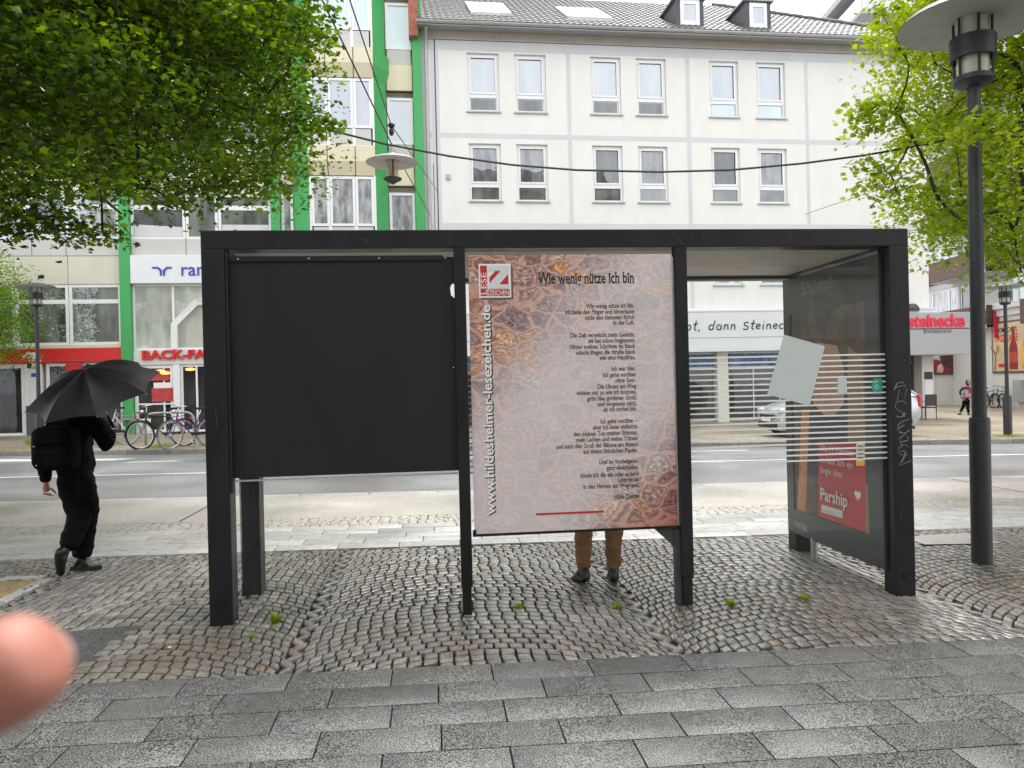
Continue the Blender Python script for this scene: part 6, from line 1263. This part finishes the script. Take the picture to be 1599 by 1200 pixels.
# ================================================================ BICYCLES, RACKS, CHAIRS, CAR
def bicycle(frame_m, step=False, white=False, tyre_m=None, basket=False):
    r = empty('bicycle', (0, 0, 0)); R0 = .335; wb = 1.06; A = Vector((-.48, 0, R0)); Bf = Vector((wb-.48, 0, R0)); bb = Vector((-.05, 0, .28)); st = Vector((-.20, 0, .80)); ht = Vector((.40, 0, .86)); hb = Vector((.425, 0, .70))
    m = MB()
    for p, q, rad in ((bb, st, .017), (bb, hb, .020), (st.lerp(bb, .55 if step else .1), hb.lerp(ht, .1 if step else .75), .017), (hb, ht, .021)): m.tube([p, q], rad, 8)
    for s in (-1, 1): m.tube([bb+Vector((0, .02*s, 0)), A+Vector((0, .06*s, 0))], .010, 6); m.tube([st.lerp(bb, .1)+Vector((0, .015*s, 0)), A+Vector((0, .06*s, 0))], .009, 6)
    m.build('frame', frame_m, r)
    m = MB()
    for s in (-1, 1): m.tube([hb+Vector((.01, .035*s, -.03)), hb.lerp(Bf, .5)+Vector((.0, .05*s, 0)), Bf+Vector((0, .055*s, 0))], .011, 6)
    m.build('fork', frame_m, r)
    for c in (A, Bf):
        m = MB(); m.tube([c+Vector((R0*cos(a*pi/18), 0, R0*sin(a*pi/18))) for a in range(36)], .025, 7, closed=True); w_ = m.build('wheel', tyre_m or rubber, r, smooth='all')
        m = MB(); m.tube([c+Vector(((R0-.03)*cos(a*pi/18), 0, (R0-.03)*sin(a*pi/18))) for a in range(36)], .011, 6, closed=True); m.tube([c+Vector((0, -.05, 0)), c+Vector((0, .05, 0))], .025, 10); m.build('rim', chrome, w_, smooth='all')
        m = MB()
        for k in range(18): a = k*2*pi/18; s = .03*(-1)**k; m.tube([c+Vector((.02*cos(a+.6), s, .02*sin(a+.6))), c+Vector(((R0-.035)*cos(a), 0, (R0-.035)*sin(a)))], .0018, 3)
        m.build('spokes', galv, w_)
        m = MB(); a0, a1 = (20, 190) if c is A else (-5, 150); pts = [(radians(a0+(a1-a0)*i/12)) for i in range(13)]
        for i in range(12): p, q = pts[i], pts[i+1]; rr = R0+.035; m.quad(*[c+Vector((rr*cos(t), y, rr*sin(t))) for t, y in ((p, -.027), (p, .027), (q, .027), (q, -.027))])
        m.build('mudguard', frame_m if white else rubber, r)
    m = MB(); m.tube([ht, ht+Vector((-.02, 0, .14)), ht+Vector((.05, 0, .17))], .014, 8); m.tube([ht+Vector((-.14, -.29, .14)), ht+Vector((-.02, -.25, .18)), ht+Vector((.05, -.08, .17)), ht+Vector((.05, .08, .17)), ht+Vector((-.02, .25, .18)), ht+Vector((-.14, .29, .14))], .012, 8); hd = m.build('handlebar', chrome, r)
    for s in (-1, 1): m = MB(); m.tube([ht+Vector((-.15, .292*s, .137)), ht+Vector((-.05, .262*s, .17))], .018, 8); m.build('grip', rubber, hd)
    m = MB(); m.ball(ht+Vector((.10, 0, .04)), (.05, .045, .045)); m.build('lamp', chrome, r, smooth='all')
    m = MB(); m.tube([st, st+Vector((-.04, 0, .13))], .013, 8); sp_ = m.build('seat_post', chrome, r)
    m = MB(); m.prism([(-.17, -.085), (-.06, -.08), (.12, -.022), (.15, 0), (.12, .022), (-.06, .08), (-.17, .085)], 'z', .0, .05); m.v = [(q[0]+st.x-.05, q[1], q[2]+st.z+.12) for q in m.v]; m.build('saddle', rubber, r)
    m = MB(); m.tube([bb+Vector((0, -.05, 0)), bb+Vector((0, .05, 0))], .022, 8); m.lathe([(.055, -.004), (.095, -.004), (.095, .004), (.055, .004)], 20, mat=Matrix.Translation(bb+Vector((0, .05, 0))) @ Matrix.Rotation(pi/2, 4, 'X'))
    for s in (-1, 1): m.tube([bb+Vector((0, .06*s, 0)), bb+Vector((.09*s, .075*s, -.14*s))], .009, 6); q = bb+Vector((.09*s, .11*s, -.14*s)); m.box(q.x-.045, q.x+.045, q.y-.04, q.y+.04, q.z-.012, q.z+.012)
    m.build('crank', galv, r); m = MB(); m.box(bb.x-.44, bb.x+.1, .058, .078, .30, .37); m.build('chain_guard', rubber, r)
    m = MB()
    for s in (-1, 1): m.tube([st+Vector((-.02, .05*s, -.06)), A+Vector((-.18, .06*s, .42)), A+Vector((-.0, .06*s, .02))], .006, 5)
    for i in range(4): m.tube([A+Vector((.22-.12*i, -.055, .42)), A+Vector((.22-.12*i, .055, .42))], .005, 5)
    m.build('rack', galv if white else rubber, r); m = MB(); m.bbox(A.x-.24, A.x-.20, -.035, .035, .66, .72, .01); m.build('tail_light', mat('reflector_red', (.5, .02, .02), .2), r)
    m = MB(); m.tube([Vector((-.1, .06, .27)), Vector((-.16, .22, .0))], .008, 5); m.build('kickstand', galv, r); return r
def put(o, loc, rz, lean, label, group):
    o.location = loc; o.rotation_euler = (lean, 0, rz); o['label'] = label; o['category'] = 'bicycle'; o['group'] = group; return o
gL = 'bicycles parked at the bakery across the street'; gR = 'bicycles leaning along the white walls of the square'
blackf = mat('bike_black', (.014, .014, .016), .3, var=.05); bw_ = mat('bike_white', (.66, .67, .68), .3, var=.05); purple = mat('bike_purple', (.17, .035, .22), .35, var=.05); bike_b = bicycle(blackf)
g = gnd(258, 699, .1); put(bike_b, (g.x, g.y, g.z), radians(230), .10, 'black bicycle with a black saddle on the silver hoop by the bakery door', gL)
bike_w = bicycle(bw_, True, True, mat('grey_tyre', (.30, .30, .30), .7)); g = gnd(166, 695, .1); put(bike_w, (g.x+.02, g.y, g.z), radians(188), .05, 'white bicycle partly hidden behind the man with the umbrella', gL)
bike_p = bicycle(purple, True, False, mat('pale_tyre', (.26, .26, .25), .75)); g = gnd(299, 698.5, .1); put(bike_p, (g.x, g.y, g.z), radians(238), -.08, 'purple bicycle with pale tyres close to the left post of the shelter', gL)
def far_bike(px, py, rz, lean, label, grp):
    o = copy_tree(bike_b); g = gnd(px, py, .1); return put(o, (g.x, g.y, g.z), radians(rz), lean, label, grp)
far_bike(1458, 631.5, 200, .08, 'dark bicycle beside the corner pillar, under the animal poster', gR); far_bike(1478, 630, 215, -.06, 'dark bicycle under the middle of the animal poster', gR)
o = copy_tree(bike_w); g = gnd(1489, 630, .1); put(o, (g.x, g.y+.4, g.z), radians(190), .04, 'pale bicycle right of the two dark ones under the animal poster', gR)
far_bike(1547, 637, 262, .06, 'dark bicycle right behind the tall lamp post', gR); far_bike(1566, 637, 200, -.06, 'dark bicycle left of the slim far lamp post', gR); far_bike(1583, 637, 196, .07, 'dark bicycle with raised handlebar at the right edge', gR)
def hoop(px, py, wd, rz, label, h=.82):
    g = gnd(px, py, .1); r = empty('bicycle_stand', g, label, 'bicycle stand', 'hoop bicycle stands', radians(rz)); m = MB(); w2 = wd/2
    m.tube([(-w2, 0, -.1), (-w2, 0, h-.2)]+[(-w2+.2-.2*cos(a*pi/12), 0, h-.2+.2*sin(a*pi/12)) for a in range(1, 7)]+[(w2-.2+.2*sin(a*pi/12), 0, h-.2+.2*cos(a*pi/12)) for a in range(0, 6)]+[(w2, 0, h-.2), (w2, 0, -.1)], .03, 9); m.build('hoop', galv, r, smooth='all'); return r
hoop(266, 695, 1.15, 195, 'silver bicycle hoop between the black and the purple bicycle'); hoop(1489, 630, .9, 185, 'bicycle hoop under the animal poster, near the walking figure'); hoop(1590, 636, .9, 190, 'bicycle hoop at the right edge under the drinks poster')
alu = mat('chair_aluminium', (.45, .45, .45), .3, .8); weave = mat('chair_weave', (.05, .04, .035), .7, var=.3, scale=60)
def chair(loc, rz, fm, label, arms=True):
    r = empty('chair', loc, label, 'chair', 'cafe chairs on the far pavement', rz)
    for x in (-.24, .24):
        for y in (-.22, .24): m = MB(); h = (.66 if arms else .44) if y < 0 else .88; m.tube([(x, y, -.02), (x, y+(.03 if y > 0 else 0), h)], .014, 7); m.build('leg', fm, r)
        if arms: m = MB(); m.bbox(x-.025, x+.025, -.24, .26, .655, .685, .006); m.build('armrest', mat('wood_arm', (.24, .11, .05), .5) if fm is not alu else alu, r)
    m = MB(); m.bbox(-.25, .25, -.23, .25, .42, .46, .012); m.build('seat', weave, r); m = MB(); m.bbox(-.24, .24, .25, .28, .50, .90, .01); m.build('backrest', weave, r); return r
g = gnd(30, 678, .1); chair(g, .1, alu, 'metal framed chair below the glass door at the far left'); g = gnd(54, 678, .1); chair(g, -.15, alu, 'metal framed chair behind the far lamp post with stickers'); g = gnd(201, 678, .1); chair(g, .1, alu, 'metal framed chair in front of the green pilaster')
g = gnd(1445, 656, .1); chair(g, radians(195), mat('dark_chair_frame', (.03, .03, .032), .5), 'dark cafe chair with wooden armrest at the corner pillar by the car')
# -- silver hatchback parked on the far pavement
ca = gnd(1192, 686, .1); cb = gnd(1437, 681, .1); CL = (cb-ca).length; crz = atan2(cb.y-ca.y, cb.x-ca.x); CAR = empty('parked_car', (ca+cb)/2+(cb-ca)*.05+Vector((0, .85, 0)), 'silver hatchback parked on the far pavement, half hidden behind the advertising case', 'car', rz=crz)
silver = mat('silver_paint', (.50, .53, .56), .28, .35, var=.03, coat=.6); K = CL/4.2*.90; CH = 1.46
SEC = [(-2.10, .30, .60, .74, .60), (-2.02, .20, .72, .80, .72), (-1.6, .18, .86, .86, .80), (-1.0, .18, .96, .88, .83), (-.72, .18, 1.0, .89, .84), (0, .18, 1.0, .90, .85), (.8, .18, 1.02, .90, .85), (1.5, .18, 1.04, .88, .84), (1.95, .22, 1.0, .84, .80), (2.10, .34, .9, .76, .70)]
def ring(x, z0, z1, w0, w1): return [(x*K, s*w, z) for s, w, z in ((-1, w1*.92, z0), (-1, w0, z0+.14), (-1, w0, z0+(z1-z0)*.62), (-1, w1, z1-.04), (-1, w1*.9, z1), (1, w1*.9, z1), (1, w1, z1-.04), (1, w0, z0+(z1-z0)*.62), (1, w0, z0+.14), (1, w1*.92, z0))]
def loft(rings): 
    m = MB(); n_ = len(rings[0]); vs = [p for r_ in rings for p in r_]; m.add(vs, [(i*n_+j, i*n_+(j+1) % n_, (i+1)*n_+(j+1) % n_, (i+1)*n_+j) for i in range(len(rings)-1) for j in range(n_)]+[tuple(range(n_))[::-1], tuple((len(rings)-1)*n_+j for j in range(n_))]); return m
loft([ring(*q) for q in SEC]).build('body', silver, CAR, smooth=True)
CB = [(-.98, .97, .99, .82, .80), (-.30, .97, 1.38, .82, .66), (.1, .97, CH-.01, .82, .64), (.8, .97, CH, .82, .64), (1.45, .97, CH-.06, .82, .64), (1.98, .97, 1.02, .80, .76)]
def cab(x, z0, z1, w0, w1, e=0): return [(x*K, -w0-e, z0), (x*K, -w1-e, z1), (x*K, w1+e, z1), (x*K, w0+e, z0)]
loft([cab(*q) for q in CB]).build('cabin_glass', glass_pane('car_glass', (.03, .035, .04), .12, .3), CAR)
m = MB()
for s in (-1, 1):
    for a, b in zip(CB, CB[1:]): m.tube([(a[0]*K, s*a[4], a[2]), (b[0]*K, s*b[4], b[2])], .035, 6)
    for x in (.05, 1.05): m.tube([(x*K, s*.83, .96), (x*K, s*.655, CH-.02)], .03, 6)
m.add([(q[0]*K, s*q[4]*.99, q[2]+.012) for q in CB[1:5] for s in (-1, 1)], [(2*i, 2*i+1, 2*i+3, 2*i+2) for i in range(3)]); m.build('roof', silver, CAR, smooth=True)
for x in (-1.30, 1.32):
    for s in (-1, 1):
        c = Vector((x*K, s*.80, .31)); m = MB(); m.lathe([(.18, -.10), (.29, -.10), (.315, -.06), (.315, .06), (.29, .10), (.18, .10)], 26, mat=Matrix.Translation(c) @ Matrix.Rotation(pi/2, 4, 'X')); w_ = m.build('wheel', rubber, CAR, smooth=True)
        m = MB(); m.lathe([(0.0, s*-.095), (.06, s*-.10), (.19, s*-.085), (.20, s*-.05)], 22, mat=Matrix.Translation(c) @ Matrix.Rotation(pi/2, 4, 'X')); m.build('hubcap', chrome, w_, smooth=True)
        m = MB(); m.tube([c+Vector((.36*cos(a*pi/10), s*.085, .36*sin(a*pi/10))) for a in range(11)], .03, 6); m.build('wheel_arch', rubber, w_)
for s in (-1, 1):
    m = MB(); m.ball((-2.0*K, s*.60, .70), (.10, .16, .085), None, 14); m.build('headlight', mat('headlamp', (.55, .58, .6), .1, .3, var=.2, scale=30), CAR, smooth='all')
    m = MB(); m.bbox(2.0*K, 2.10*K, s*.70-.11, s*.70+.11, .72, 1.04, .03); m.build('tail_light', mat('tail_lamp_red', (.55, .02, .03), .15, coat=.5), CAR)
    m = MB(); m.ball((-.55*K, s*.97, 1.0), (.07, .10, .07), None, 10); m.build('mirror', silver, CAR, smooth='all')
m = MB(); m.bbox(-2.13*K, -2.05*K, -.45, .45, .50, .60, .02); m.bbox(-2.14*K, -2.0*K, -.55, .55, .26, .40, .03); m.build('grille', rubber, CAR); m = MB(); m.bbox(-2.16*K, -2.13*K, -.26, .26, .42, .53, .008); m.build('number_plate', white_flat, CAR); m = MB(); m.box(-1.9*K, 1.9*K, -.78, .78, .16, .22); m.build('underbody', rubber, CAR)
# -- pigeons on the ledge under the eaves
pg_ = mat('pigeon_grey', (.12, .12, .14), .7, var=.4, scale=30)
for k, (px, py, lb) in enumerate(((929, 66, 'grey pigeon on the eaves ledge, left of another pigeon'), (957, 67, 'paler pigeon on the eaves ledge close to its neighbour'), (1099, 71, 'pigeon alone on the eaves ledge below the left dormer'), (1240, 75, 'pigeon on the eaves ledge below the right dormer'), (1264, 76, 'pigeon on the eaves ledge nearest to the right corner'))):
    x, _ = B(px, py, .3); P = BF.w(x, -.32, ZS+.312); r = empty('pigeon', P, lb, 'pigeon', 'pigeons on the eaves ledge', BF.a+(0 if k % 2 else pi)); n_ = {'t': ((-.17, 0, .09), .012, .02), 'b': ((-.08, 0, .10), .05), 'c': ((.03, 0, .12), .06), 'n': ((.09, 0, .18), .032), 'h': ((.105, 0, .215), .026), 'k': ((.14, 0, .21), .008)}
    m = MB(); m.mesh(skin_bm(n_, [('t', 'b'), ('b', 'c'), ('c', 'n'), ('n', 'h'), ('h', 'k')], 'c', 1)); m.build('body', pg_, r, smooth='all'); m = MB()
    for s in (-1, 1): m.tube([(0, .025*s, .08), (.005, .025*s, .0)], .005, 5)
    m.build('leg', mat('pigeon_leg', (.4, .12, .1), .6), r)
# -- weeds in the joints
def weed(px, py, n, r_, h, label, z=0):
    g = gnd(px, py, z); rw = random.Random(int(px*7)); m = MB(); tn = []
    for i in range(n):
        a = rw.uniform(0, 2*pi); l = h*rw.uniform(.5, 1.1); rr = r_*rw.random()**.7; b = Vector((rr*cos(a)*.5, rr*sin(a)*.5, -.005)); t_ = Vector((cos(a)*(rr+l*.35), sin(a)*(rr+l*.35), l*rw.uniform(.55, 1))); sd_ = Vector((-sin(a), cos(a), 0))*rw.uniform(.003, .006)*(1+h*4); mid = b.lerp(t_, .55)+Vector((0, 0, l*.15))
        m.add([b-sd_*.4, b+sd_*.4, mid+sd_, mid-sd_, t_], [(0, 1, 2, 3), (3, 2, 4)]); v = rw.random(); tn += [v, v]
    o = m.build('weed_tuft', leaf_w); o.location = g; attr(o, tn); return tag(o, label, 'weed', 'weeds in the paving joints')
weed(431, 972, 70, .045, .07, 'largest weed tuft, right of the left shelter post'); weed(424, 984, 16, .03, .025, 'small sprig just in front of the largest weed tuft'); weed(392, 994, 20, .05, .02, 'flat weed at the foot of the left shelter post')
weed(808, 949, 40, .05, .035, 'weed tuft between the two slim posts, left one'); weed(963, 949, 44, .05, .035, 'weed tuft between the two slim posts, right one'); weed(1142, 945, 50, .05, .045, 'weed tuft right of the second slim post'); weed(1257, 937, 44, .05, .04, 'weed tuft left of the right shelter post')
weed(1574, 682, 160, .45, .07, 'patch of grass round the foot of the slim far lamp post', .1); weed(252, 699, 120, .5, .14, 'weeds under the black bicycle', .1); weed(52, 695, 120, .35, .2, 'weeds on the far pavement left of the walking man', .1)
for k, (px, py) in enumerate(((1320, 912), (880, 932), (265, 1012), (560, 940))):
    g = gnd(px, py); m = MB(); m.ball((0, 0, .004), (.012, .009, .004), None, 7); o = m.build('litter_scrap', white_flat); o.location = g; tag(o, ('pale scrap lying on the cobbles near the right shelter post', 'pale scrap on the cobbles in front of the poem board', 'pale scrap on the cobbles near the asphalt patch', 'pale scrap on the cobbles under the black board')[k], 'litter', 'litter scraps on the cobbles')
